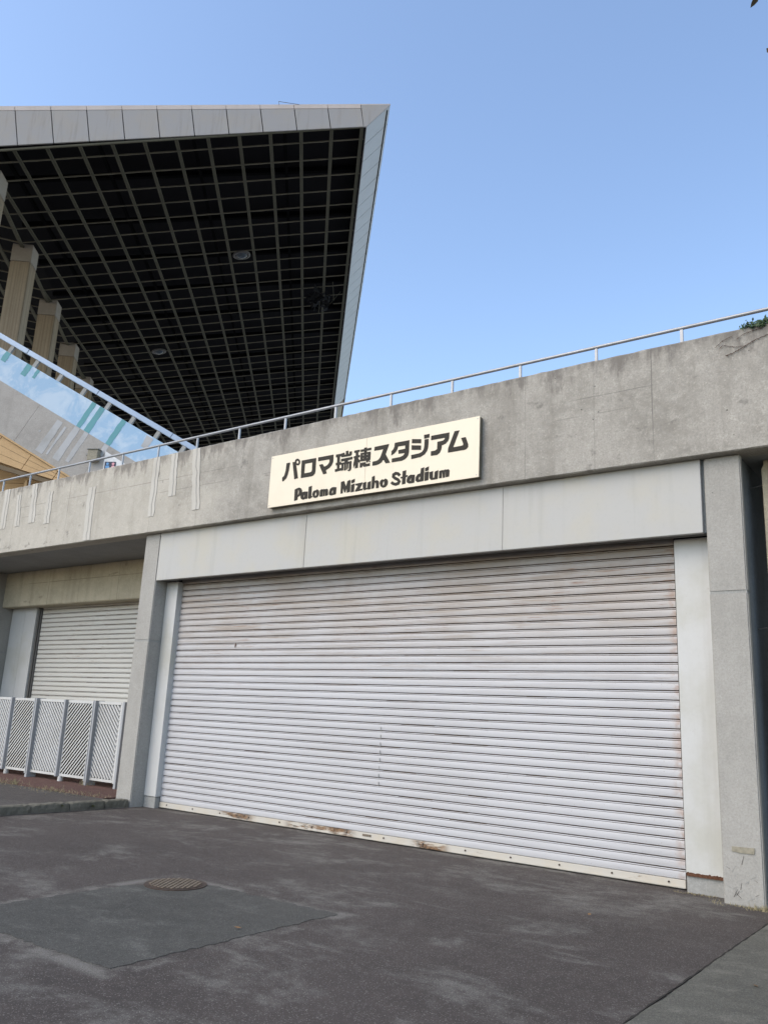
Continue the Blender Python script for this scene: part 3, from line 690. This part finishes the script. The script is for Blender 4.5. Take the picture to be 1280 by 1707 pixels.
for k in range(0, 9):
    A, B = rp_(fold(0.4), 0.4)+LEFT*k, rp_(fold(JN), JN)+LEFT*k
    quadbox('grid_bar', M['grid'], A, B, 0.15, 0.05, LEFT, LN)
quadbox('edge_trim', M['grid'], rp_(-0.02, .36), rp_(-0.02, JN), 0.05, 0.06, E1, EN)
quadbox('edge_trim', M['grid'], rp_(-0.02, .36), rp_(12.0, .36), 0.05, 0.06, E2, EN)
# deck over the grid, painted near black as an unlit cavity
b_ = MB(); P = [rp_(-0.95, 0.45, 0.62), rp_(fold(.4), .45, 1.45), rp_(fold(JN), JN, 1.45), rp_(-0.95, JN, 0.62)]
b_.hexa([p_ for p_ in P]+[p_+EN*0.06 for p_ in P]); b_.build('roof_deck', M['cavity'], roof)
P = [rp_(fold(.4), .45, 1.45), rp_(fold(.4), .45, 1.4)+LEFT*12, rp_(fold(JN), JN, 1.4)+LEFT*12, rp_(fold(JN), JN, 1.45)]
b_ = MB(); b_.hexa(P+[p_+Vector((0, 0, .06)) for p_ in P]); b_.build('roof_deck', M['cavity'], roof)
M['purlin'] = plain('dim_roof_steel', (0.006, 0.006, 0.006), 0.95, 0, 0.0)  # blackened to match the painted dark of the cavity
for j in range(3, int(JN), 3):
    quadbox('purlin', M['purlin'], rp_(-0.6, j+.5, 0.42), rp_(fold(j), j+.5, 0.95), 0.16, 0.18, E2, EN)
for i in range(2, 13, 3):
    quadbox('truss_chord', M['purlin'], rp_(i+.5, .8, 0.30), rp_(i+.5, JN, 0.30), 0.10, 0.14, E1, EN)
# near fascia panels, wedge shaped, then the mitred corner and the side fascia
edges = [-0.055+1.0915*k for k in range(0, 13)]
def facia_quad(name, m, i0, i1, h0, h1, hb0, hb1, j, t=0.05):
    P = [rp_(i0, j, hb0), rp_(i1, j, hb1), rp_(i1, j+t, hb1), rp_(i0, j+t, hb0), rp_(i0, j, h0), rp_(i1, j, h1), rp_(i1, j+t, h1), rp_(i0, j+t, h0)]
    return MB().hexa(P).build(name, m, roof, 0.006)
JF = 0.30
for k in range(len(edges)-1):
    a, c = edges[k]+.012, edges[k+1]-.012
    facia_quad('fascia_panel', M['fascia'], a, c, htop(a)-.13, htop(c)-.13, 0.013*max(0, a), 0.013*max(0, c), JF)
    P = []
    facia_quad('fascia_cap', M['fascia_cap'], a-.006, c+.006, htop(a), htop(c), htop(a)-.13, htop(c)-.13, JF-.006)
for k in range(0, 9):                                  # left wing of the near fascia
    A = rp_(12.5, JF)+LEFT*(k*1.09-.5); 
    P = [A+LEFT*.012, A+LEFT*1.078, A+LEFT*1.078+E2*.05, A+LEFT*.012+E2*.05]
    MB().hexa(P+[p_+Vector((0, 0, 1.5)) for p_ in P]).build('fascia_panel', M['fascia'], roof, 0.006)
# mitre end
P2 = [rp_(-0.055, JF, 0), rp_(-0.15, JF, 0), rp_(-1.035, JF, htop(-1.035)), rp_(-0.067, JF, htop(-.067))]
b_ = MB(); b_.hexa(P2+[p_+E2*.05 for p_ in P2]); b_.build('fascia_corner', M['fascia'], roof)
jj = JF
while jj < 31.3:
    a, c = jj+.010, min(jj+1.0, 31.4)-.010
    kb_, kt_ = -0.15, -1.035; ht = htop(-1.035)
    nrm = (rp_(kt_, 0, ht)-rp_(kb_, 0, 0)).cross(E2).normalized()
    if nrm.z > 0: nrm = -nrm
    P = [rp_(kb_, a, 0), rp_(kt_, a, ht), rp_(kt_, c, ht), rp_(kb_, c, 0)]
    MB().hexa(P+[p_-nrm*.04 for p_ in P]).build('side_fascia_panel', M['fascia_side'], roof, 0.006)
    jj += 1.0
b_ = MB(); P = [rp_(-.10, JF+.02, .03), rp_(-.99, JF+.02, htop(-1.035)-.03), rp_(-.99, 31.4, htop(-1.035)-.03), rp_(-.10, 31.4, .03)]
b_.hexa(P+[p_+EN*.03 for p_ in P]); b_.build('fascia_backing', M['track'], roof)
b_ = MB(); P = [rp_(-.15, 31.45, -.05), rp_(-1.02, 31.45, .75), rp_(-1.02, 40, .75), rp_(-.15, 40, -.05)]
b_.hexa(P+[p_+Vector((0, 0, .3)) for p_ in P]); b_.build('end_block', M['lintel'], roof, 0.02)
quadbox('gap_shade_strip', M['cavity'], rp_(-0.10, .4, .02), rp_(-0.10, JN, .02), 0.11, 0.03, E1, EN)  # black strip painted in for the unlit gap by the fascia
# roof top skin so that the edge reads as a solid
b_ = MB(); P = [rp_(-1.035, JF, htop(-1.035)), rp_(13, JF, htop(13)), rp_(13, JN, htop(13)), rp_(-1.035, JN, htop(-1.035))]
b_.hexa([p_+EN*.001 for p_ in P]+[p_+EN*.03 for p_ in P]); b_.build('roof_skin', M['fascia_cap'], roof)
# thin rod standing on the roof edge
a_, c_ = rp_(2.60, JF, htop(2.6)), rp_(1.95, JF, htop(1.95))
MB().cyl(a_, a_+EN*.14, .008, 6).build('rod', M['track'], roof); MB().cyl(a_+EN*.14, c_+EN*.02, .008, 6).build('rod', M['track'], roof)
# piers under the fold
E1h = Vector((E1.x, E1.y, 0)).normalized(); E2h = Vector((E2.x, E2.y, 0)).normalized()
lab_p = ['first warm concrete roof pier cut by the left edge of the picture', 'second warm concrete roof pier, the widest fully seen above the stair rail', 'third warm concrete roof pier from the left', 'fourth warm concrete roof pier, just above the stair rail', 'fifth roof pier, short and dark above the stair rail']
for k in range(5):
    j = 1.45+4.86*k; ic = fold(j)-0.02; top_ = rp_(ic, j)
    t = thing('roof_pier', (top_.x, top_.y, 4.9), lab_p[k], 'pier', 'piers under the stadium roof')
    A = Vector((top_.x, top_.y, 4.9)); w = 0.375; zt = top_.z+0.05
    def ring(z, e=0.0): return [Vector((A.x, A.y, z))+E1h*x+E2h*y for x, y in ((-w-e, -e), (w+e, -e), (w+e, .68+e), (-w-e, .68+e))]
    MB().hexa(ring(4.9)+ring(zt-0.62)).build('shaft', M['pier'], t, 0.03)
    MB().hexa(ring(zt-0.615, .004)+ring(zt+.1, .004)).build('pier_head', M['pier_cap'], t, 0.01)
# recessed lamps
for i, j, lab in ((4.51, 8.31, 'round recessed lamp in the roof grid, the nearer and larger one'), (9.52, 17.98, 'small round recessed lamp deeper in the roof grid')):
    c_ = rp_(i, j, -.02)
    t = thing('recessed_lamp', tuple(c_), lab, 'lamp', 'lamps in the roof grid')
    b_ = MB(); n_ = 28
    rings = [(0.36, 0.06), (0.36, 0.0), (0.27, -0.02), (0.25, 0.03)]
    V = [c_+(E1*math.cos(2*math.pi*k/n_)+E2*math.sin(2*math.pi*k/n_))*r+EN*h for r, h in rings for k in range(n_)]
    F = [(q*n_+k, q*n_+(k+1) % n_, (q+1)*n_+(k+1) % n_, (q+1)*n_+k) for q in range(3) for k in range(n_)]
    b_.add(V, F); b_.build('rim', M['lamp'], t, smooth=True)
    V = [c_+(E1*math.cos(2*math.pi*k/n_)+E2*math.sin(2*math.pi*k/n_))*r+EN*h for r, h in ((.25, .02), (.2, -.05), (.1, -.09)) for k in range(n_)]+[c_-EN*.1]
    F = [(q*n_+k, q*n_+(k+1) % n_, (q+1)*n_+(k+1) % n_, (q+1)*n_+k) for q in range(2) for k in range(n_)]+[(2*n_+k, 2*n_+(k+1) % n_, 3*n_) for k in range(n_)]
    b_ = MB(); b_.add(V, F); b_.build('lens', M['lens'], t, smooth=True)
# torn netting hanging from the broken grid cell
nt = thing('torn_netting', tuple(rp_(1.1, 12.9)), 'black torn netting hanging from the broken roof grid cell', 'netting')
b_ = MB()
for k in range(70):
    c_ = rp_(1.15+random.gauss(0, .28), 12.9+random.gauss(0, .45), random.uniform(-.35, .08)); r = random.uniform(.06, .2)
    V = [c_+Vector((random.uniform(-r, r), random.uniform(-r, r), random.uniform(-r*1.3, r))) for _ in range(4)]
    b_.add(V, [(0, 1, 2), (0, 2, 3), (0, 3, 1), (1, 3, 2)])
tag(b_.build('shreds', M['net'], nt), kind='stuff')
for a_, c_ in ((rp_(.6, 11.5, -.02), rp_(.55, 12.9, -.3)), (rp_(.2, 12.6, -.02), rp_(.7, 13.5, -.2)), (rp_(1.2, 12.8, -.3), rp_(1.3, 13.6, -.6))):
    MB().cyl(a_, c_, .012, 5).build('strand', M['grid'], nt)

# deck and end wall of the stand, hidden below the parapet line but closing the place
dk = MB().slab([(-110, 8.7205), (30, 8.7205), (30, 120), (-110, 120)], 4.71, 4.9).build('concourse_deck', M['deck']); tag(dk, 'concrete concourse deck behind the parapet', kind='structure')

# ------------------------------------------------------------------ stair with painted balustrade, left
M['blue'] = None
def blue_mat():
    n = NT('pale_blue_paint', 0.6, 0.3)
    a = n.noise(1.6, 5, 0.6, dist=0.8); b_ = n.noise(5, 5, 0.65)
    colr = n.mix(n.ramp(a, 0.42, 0.62), (0.28, 0.42, 0.56), (0.42, 0.52, 0.61))
    colr = n.mix(n.ramp(b_, 0.55, 0.75, 0, 0.4), colr, (0.60, 0.66, 0.70))
    sp = n.noise(9, 3, 0.7, loc=(3, 3, 3)); colr = n.mix(n.ramp(sp, 0.72, 0.76, 0, 0.7), colr, (0.2, 0.22, 0.24))
    return n.done(colr)
M['blue'] = blue_mat()
M['teal'] = painted('teal_paint', (0.09, 0.27, 0.295), 0.2, 0.6)
M['pale_stripe'] = painted('pale_repair_stripe', (0.40, 0.40, 0.395), 0.7, 0.85)
M['band'] = concrete('stair_concrete', (0.37, 0.345, 0.31), 0.45, 0.2, 0.5, 5)
M['steel_sheet'] = plain('sky_tinted_steel', (0.24, 0.30, 0.38), 0.4, 0.4, 0.5, 0.1, 4)  # blue in the base colour stands in for reflected sky
M['tan'] = concrete('tan_board_soffit', (0.50, 0.335, 0.175), 0.25, 0.0, 0.15, 4)
M['tan_dark'] = concrete('brown_steelwork', (0.16, 0.12, 0.075), 0.4, 0.1, 0.0)
SC = 1.1; zz = Vector((0, 0, 1))
U = Vector((-0.766, -0.426, 0.482)).normalized(); Hh = Vector((-0.874, -0.487, 0)).normalized()
KN = Vector((-Hh.y, Hh.x, 0)); KN = KN if KN.y > 0 else -KN           # away from the camera
sl = U.z/math.hypot(U.x, U.y); W = Vector((-Hh.x*sl, -Hh.y*sl, 1)).normalized()
S0 = EYE+(Vector((-14.027, 11.5, 7.093))-EYE)*SC
stair = thing('stair_flight', tuple(S0), 'sloping stair with pale blue balustrade, teal stripes and tan underside at left', 'stair')
def sbox(name, m, u0, u1, w0, w1, k0, k1, parent=None, bevel=0.0):
    return MB().obox(S0, U*SC, KN*SC, W*SC, (u0, u1), (k0, k1), (w0, w1)).build(name, m, parent or stair, bevel)
sbox('blue_balustrade', M['blue'], -2.5, 6.2, -0.86, -0.19, 0.0, 0.14)
for a, c in ((-2.5, -0.3), (-0.294, 1.8), (1.806, 3.742), (3.748, 6.2)):
    sbox('concrete_string', M['band'], a, c, -1.89, -0.8605, 0.0, 0.16)
for a, c in ((-2.5, -1.6), (-1.595, .548), (.558, 2.692), (2.702, 4.84), (4.85, 6.4)):
    sbox('handrail_box', M['steel_sheet'], a, c, 0.0, 0.115, 0.02, 0.12, bevel=0.006)
for u in (-1.3, -.6, .16, .88, 1.6, 2.31, 3.04, 3.76, 4.5, 5.28, 6.0):
    sbox('rail_post', M['plinth'], u-.045, u+.045, -0.19, -0.001, 0.04, 0.10)
def sstripe(name, m, u, wd, w0, w1, taper=0.0):
    L_, Rr = [], []
    for k in range(9):
        w_ = w0+(w1-w0)*k/8; hw = wd/2*(1-taper*(1-k/8))
        L_.append(S0+(U*(u-hw+random.uniform(-.008, .008))+W*w_-KN*.004)*SC); Rr.append(S0+(U*(u+hw+random.uniform(-.008, .008))+W*w_-KN*.004)*SC)
    P = L_+Rr[::-1]; n_ = len(P); b_ = MB()
    b_.add(P+[p_+KN*.0035 for p_ in P], [tuple(range(n_)), tuple(range(2*n_-1, n_-1, -1))]+[((k+1) % n_, k, n_+k, n_+(k+1) % n_) for k in range(n_)])
    return b_.build(name, m, stair)
for u, wd, w1, tp in ((5.24, .15, -.44, 0), (4.57, .16, -.49, .1), (4.30, .09, -.42, .2), (2.60, .12, -.855, 0), (2.36, .13, -.855, -.25), (1.73, .13, -.855, 0)):
    sstripe('teal_stripe', M['teal'], u, wd, w1, -0.192, tp)
for u, wd, w0, w1, tp in ((3.06, .16, -1.8, -.95, -.3), (2.86, .07, -1.75, -1.0, .3), (2.60, .15, -1.75, -.87, -.2), (2.33, .13, -1.65, -.87, .2), (1.73, .13, -1.15, -.87, 0), (.95, .2, -.5, -.22, .3)):
    sstripe('pale_stripe', M['pale_stripe'], u, wd, w0, w1, tp)
MB().cyl(S0+(U*3.35+W*-1.38-KN*.004)*SC, S0+(U*3.35+W*-1.38)*SC, .03, 14).build('round_mark', M['pale_stripe'], stair)
sbox('edge_strip', M['tan'], -2.5, 6.2, -1.93, -1.891, 0.0, 0.17)
def spoly(name, m, pts, k0, k1, parent=None):
    P = [S0+(U*u+W*w+KN*k0)*SC for u, w in pts]; n_ = len(P); b_ = MB()
    b_.add(P+[p_+KN*((k1-k0)*SC) for p_ in P], [tuple(range(n_)), tuple(range(2*n_-1, n_-1, -1))]+[((k+1) % n_, k, n_+k, n_+(k+1) % n_) for k in range(n_)])
    return b_.build(name, m, parent or stair)
# tan boarded side below the string, tapering down the flight
def tl(u): return -1.99-0.235*(u-1.7) if u < 3.73 else -2.446-0.19*(u-3.73)
us = [1.66, 2.40, 3.20, 4.1, 5.1, 6.2]
for a, c2 in zip(us, us[1:]):
    for q in range(3):
        f0, f1 = q/3, (q+1)/3; g = .006
        spoly('tan_board', M['tan'], [(a+.008, -1.932+(tl(a)+1.932)*f0-g), (c2-.008, -1.932+(tl(c2)+1.932)*f0-g), (c2-.008, -1.932+(tl(c2)+1.932)*f1), (a+.008, -1.932+(tl(a)+1.932)*f1)], .035+.004*((q+int(a)) % 2), .10)
spoly('board_backing', M['tan_dark'], [(1.66, -1.93), (6.2, -1.93), (6.2, tl(6.2)), (1.66, tl(1.66))], .105, .16)
sbox('soffit_slab', M['tan_dark'], -2.5, 6.2, -1.90, -1.80, 0.17, 2.4)
# wall lamp box and restroom sign on the stair side
wl = thing('wall_box', tuple(S0+(U*1.82+W*-1.2)*SC), 'small grey wall lamp box on the stair side beside the restroom sign', 'wall box')
hx = Hh; c_ = S0+(U*1.82+W*-1.21)*SC
MB().obox(c_, -hx, KN, Vector((0, 0, 1)), (-.13, .13), (-.16, -.003), (-.16, .12)).build('box', M['tape'], wl, 0.01)
MB().obox(c_, -hx, KN, Vector((0, 0, 1)), (-.16, .16), (-.19, -.003), (.121, .14)).build('hood', M['plinth'], wl, 0.004)
MB().obox(c_, -hx, KN, Vector((0, 0, 1)), (-.20, -.131), (-.12, -.05), (-.02, .03)).build('bracket', M['plinth'], wl, 0.004)
rsn = thing('restroom_sign', tuple(S0+(U*1.2+W*-1.2)*SC), 'white panel with dark restroom pictogram of blue and pink figures', 'sign')
c_ = S0+(U*1.40+W*-1.12)*SC
def rsb(name, m, x0, x1, z0, z1, d0, d1, bevel=0.0): return MB().obox(c_, -hx, KN, Vector((0, 0, 1)), (x0, x1), (-d1, -d0), (z0, z1)).build(name, m, rsn, bevel)
M['white_panel'] = plain('white_sign_panel', (0.66, 0.66, 0.64), 0.5)
M['navy'] = plain('navy_print', (0.03, 0.035, 0.06), 0.5); M['fig_blue'] = plain('blue_print', (0.12, 0.30, 0.55), 0.5); M['fig_pink'] = plain('pink_print', (0.65, 0.30, 0.33), 0.5)
b_ = MB(); P = [c_-hx*x+zz*z-KN*.02 for x, z in ((-.20, -.42), (.42, -.42), (.42, -.11), (-.20, .26))]
b_.add(P+[p_+KN*.018 for p_ in P], [(0, 1, 2, 3), (7, 6, 5, 4), (0, 4, 5, 1), (1, 5, 6, 2), (2, 6, 7, 3), (3, 7, 4, 0)]); b_.build('panel', M['white_panel'], rsn)
rsb('pictogram_plate', M['navy'], -.17, .12, -.30, -.02, .021, .026)
for x, m in ((-.095, M['fig_blue']), (.05, M['fig_pink'])):
    hc = c_-hx*x+zz*-.075-KN*.028
    MB().cyl(hc, hc-KN*.004, .035, 12).build('figure_head', m, rsn)
    b_ = MB(); P = [c_-hx*(x+a)+zz*z-KN*.0275 for a, z in (((-.05, -.12), (.05, -.12), (.04, -.22), (.02, -.22), (.02, -.29), (-.02, -.29), (-.02, -.22), (-.04, -.22)) if m == M['fig_blue'] else ((-.03, -.12), (.03, -.12), (.06, -.23), (.02, -.23), (.02, -.29), (-.02, -.29), (-.02, -.23), (-.06, -.23)))]
    n_ = len(P); b_.add(P+[p_-KN*.004 for p_ in P], [tuple(range(n_)), tuple(range(2*n_-1, n_-1, -1))]+[(k, n_+k, n_+(k+1) % n_, (k+1) % n_) for k in range(n_)]); b_.build('figure_body', m, rsn)
# brown steel frame under the stair
fr = thing('stair_underframe', tuple(S0+U*4-zz*3), 'brown steel frame and tan landing soffit below the stair at far left', 'steel frame')
def fpoly(name, m, pts, k0, k1): return spoly(name, m, pts, k0, k1, fr)
fpoly('lower_beam', M['tan_dark'], [(1.75, -2.03), (3.73, -2.50), (6.2, -2.99), (6.2, -3.09), (3.73, -2.60), (1.75, -2.12)], .05, .14)
o_ = Vector((S0.x, S0.y, 0))
for u in (2.9, 3.55, 4.3, 5.1):
    MB().obox(o_, Hh, KN, zz, (u-.035, u+.035), (.30, .38), (4.9, 6.9)).build('upright', M['tan'], fr)
for z in (6.42, 6.05):
    MB().obox(o_, Hh, KN, zz, (1.0, 6.4), (.20, .29), (z, z+.07)).build('beam', M['tan_dark'], fr)
MB().obox(o_, Hh, KN, zz, (0.6, 6.6), (1.0, 1.2), (4.9, 7.0)).build('back_wall', M['tan'], fr)
MB().obox(o_, Hh, KN, zz, (2.6, 6.6), (1.0, 1.2), (7.01, 8.2)).build('back_wall', M['tan'], fr)
# ------------------------------------------------------------------ plants
M['leaf'] = plain('ivy_leaf', (0.045, 0.085, 0.025), 0.55, 0, 0.4, 0.45, 40)
M['dead'] = plain('dead_vine', (0.06, 0.028, 0.018), 0.8, 0, 0.2, 0.3, 40)
M['dry'] = plain('dry_grass', (0.34, 0.29, 0.17), 0.9, 0, 0.2, 0.4, 25)
M['moss'] = plain('moss', (0.075, 0.085, 0.035), 0.95, 0, 0.1, 0.5, 30)
def leaf(b_, c, s, nrm):
    nrm = nrm.normalized(); t = nrm.orthogonal().normalized(); t.rotate(Matrix.Rotation(random.uniform(0, 6.28), 3, nrm)); u = nrm.cross(t)
    b_.add([c-t*s, c+u*s*.55-nrm*s*.12, c+t*s*1.2-nrm*s*.25, c-u*s*.55-nrm*s*.12], [(0, 1, 2), (0, 2, 3)])
iv = thing('ivy', (-1.7, 8.5, 5.6), 'green ivy clump hanging over the parapet top at the upper right', 'ivy')
b_ = MB()
for k in range(620):
    x = random.triangular(-1.86, -1.1, -1.62)
    leaf(b_, Vector((x, random.uniform(8.42, 8.56), 5.605+random.triangular(-.05, .06, .01)*(1 if x > -1.8 else .5))), random.uniform(.012, .026), Vector((random.uniform(-1, 1), -1.0, random.uniform(-.2, 1.2))))
b_.build('foliage', M['leaf'], iv)
def vine(pts, r):
    b_ = MB(); pp = []
    for a, c in zip(pts, pts[1:]):
        for k in range(8):
            t = k/8; pp.append((a[0]+(c[0]-a[0])*t+random.uniform(-.004, .004), a[1]+(c[1]-a[1])*t+random.uniform(-.004, .004)))
    for a, c in zip(pp, pp[1:]): b_.cyl((a[0], 8.452, a[1]), (c[0], 8.452, c[1]), r, 5)
    for a in pp:
        if random.random() < .6: leaf(b_, Vector((a[0], 8.445, a[1]-.004)), random.uniform(.004, .010), Vector((random.uniform(-.5, .5), -1, random.uniform(-.5, .5))))
    b_.build('dead_stem', M['dead'], iv)
vine([(-1.50, 5.48), (-1.70, 5.43), (-1.80, 5.385), (-1.90, 5.34), (-1.985, 5.325)], .0028)
vine([(-1.78, 5.39), (-1.88, 5.40), (-2.0, 5.45), (-2.03, 5.42)], .0018)
vine([(-1.62, 5.55), (-1.78, 5.53), (-1.86, 5.49)], .002)
vine([(-1.9, 5.53), (-2.0, 5.5), (-2.08, 5.44)], .0018)
def tufts(name, spots, label, m, hh):
    b_ = MB()
    for (x, y, z, n_, sp, h) in spots:
        for k in range(n_):
            a = Vector((x+random.gauss(0, sp), y+random.gauss(0, sp*.35), z)); d = Vector((random.gauss(0, .5), random.gauss(0, .5), 1)).normalized()
            L_ = h*random.uniform(.4, 1.2); w = Vector((random.uniform(-1, 1), random.uniform(-1, 1), 0)).normalized()*.0042
            b_.add([a-w, a+w, a+d*L_+Vector((0, 0, -L_*.2))], [(0, 1, 2)])
    o_ = b_.build(name, m); tag(o_, label, 'weeds', kind='stuff'); return o_
tufts('dry_grass', [(-16.2, 8.37, .11, 260, .5, .10), (-14.6, 8.36, .11, 420, .5, .08), (-13.8, 8.37, .11, 60, .05, .17), (-12.6, 8.36, .11, 420, .45, .055), (-13.25, 9.36, .11, 60, .1, .16), (-11.6, 8.4, .11, 60, .2, .05)], 'dry yellow grass along the red paving edge below the fence', M['dry'], .1)
tufts('weeds', [(-2.1, 8.56, 0.0, 150, .16, .03), (-2.55, 8.78, 0.0, 120, .12, .025), (-1.9, 8.5, 0.0, 130, .07, .07)], 'dry weeds and moss at the foot of the right pillar', M['dry'], .06)
tufts('moss_tuft', [(-10.93, 7.9, .05, 60, .02, .04), (-10.94, 7.4, .08, 50, .02, .03)], 'moss on the kerb face by the left pillar', M['moss'], .03)
M['dleaf'] = plain('fallen_leaf', (0.30, 0.16, 0.06), 0.8, 0, 0.2, 0.3, 30)
for x, y, lab in ((-2.95, 7.05, 'small brown fallen leaf on the asphalt before the shutter'), (-4.55, 4.62, 'curled tan fallen leaf on the asphalt patch edge'), (-1.42, 5.95, 'fallen leaf on the grey concrete apron')):
    b_ = MB(); leaf(b_, Vector((x, y, .022)), .026, Vector((.2, .1, 1))); o_ = b_.build('fallen_leaf', M['dleaf']); tag(o_, lab, 'leaf')
# cherry tree just outside the frame at right, a few leaf tips hang into view
M['bark'] = plain('bark', (0.10, 0.075, 0.055), 0.9, 0, 0.2, 0.5, 10)
M['tleaf'] = plain('cherry_leaf', (0.075, 0.055, 0.022), 0.6, 0, 0.3, 0.5, 8)
tr = thing('cherry_tree', (2.6, 5.2, 0), 'cherry tree with reddish brown leaf tips at the upper right edge', 'tree')
b_ = MB()
b_.cyl((2.6, 5.2, -.1), (2.5, 5.1, 2.4), .17, 12, .13); b_.cyl((2.5, 5.1, 2.35), (2.3, 5.0, 4.6), .13, 12, .07)
b_.cyl((2.5, 5.1, 2.3), (1.0, 4.7, 4.9), .08, 10, .04); b_.cyl((1.0, 4.7, 4.9), (-.35, 4.3, 5.6), .04, 8, .012); b_.cyl((2.3, 5, 4.5), (3.4, 5.6, 6.5), .06, 8, .02); b_.cyl((2.35, 5, 4.2), (1.3, 5.9, 6.3), .05, 8, .02)
b_.build('trunk', M['bark'], tr)
b_ = MB()
def inview(p_):
    q = p_-EYE; d = q.dot(cf)
    if d <= 0: return False
    return 1386.6*q.dot(cr)/d < 640+16 and abs(q.dot(cu)/d*1386.6) < 900
def tleaf(c, s):
    d = Vector((random.gauss(-.1, .35), random.gauss(-.1, .35), -1)).normalized(); u = d.orthogonal().normalized(); u.rotate(Matrix.Rotation(random.uniform(0, 6.28), 3, d))
    k = d.cross(u)*.02
    b_.add([c, c+d*s*.35+u*s*.22+k*s, c+d*s*.7+u*s*.15, c+d*s, c+d*s*.7-u*s*.15, c+d*s*.35-u*s*.22-k*s], [(0, 1, 2, 3), (0, 3, 4, 5)])
cnt = 0
while cnt < 2600:
    v = Vector((random.gauss(0, 1), random.gauss(0, 1), random.gauss(0, 1))).normalized()*random.random()**.5
    c = Vector((2.0+v.x*2.3, 5.2+v.y*1.9, 5.6+v.z*1.5)); cnt += 1
    if not inview(c) and not inview(c+Vector((0, 0, -.12))): tleaf(c, random.uniform(.05, .09))
for c, s in (((-.725, 4.33, 5.64), .075), ((-.735, 4.51, 5.42), .06), ((-.728, 4.53, 5.40), .07), ((-.80, 4.785, 5.06), .05)): tleaf(Vector(c), s)
b_.build('crown', M['tleaf'], tr)
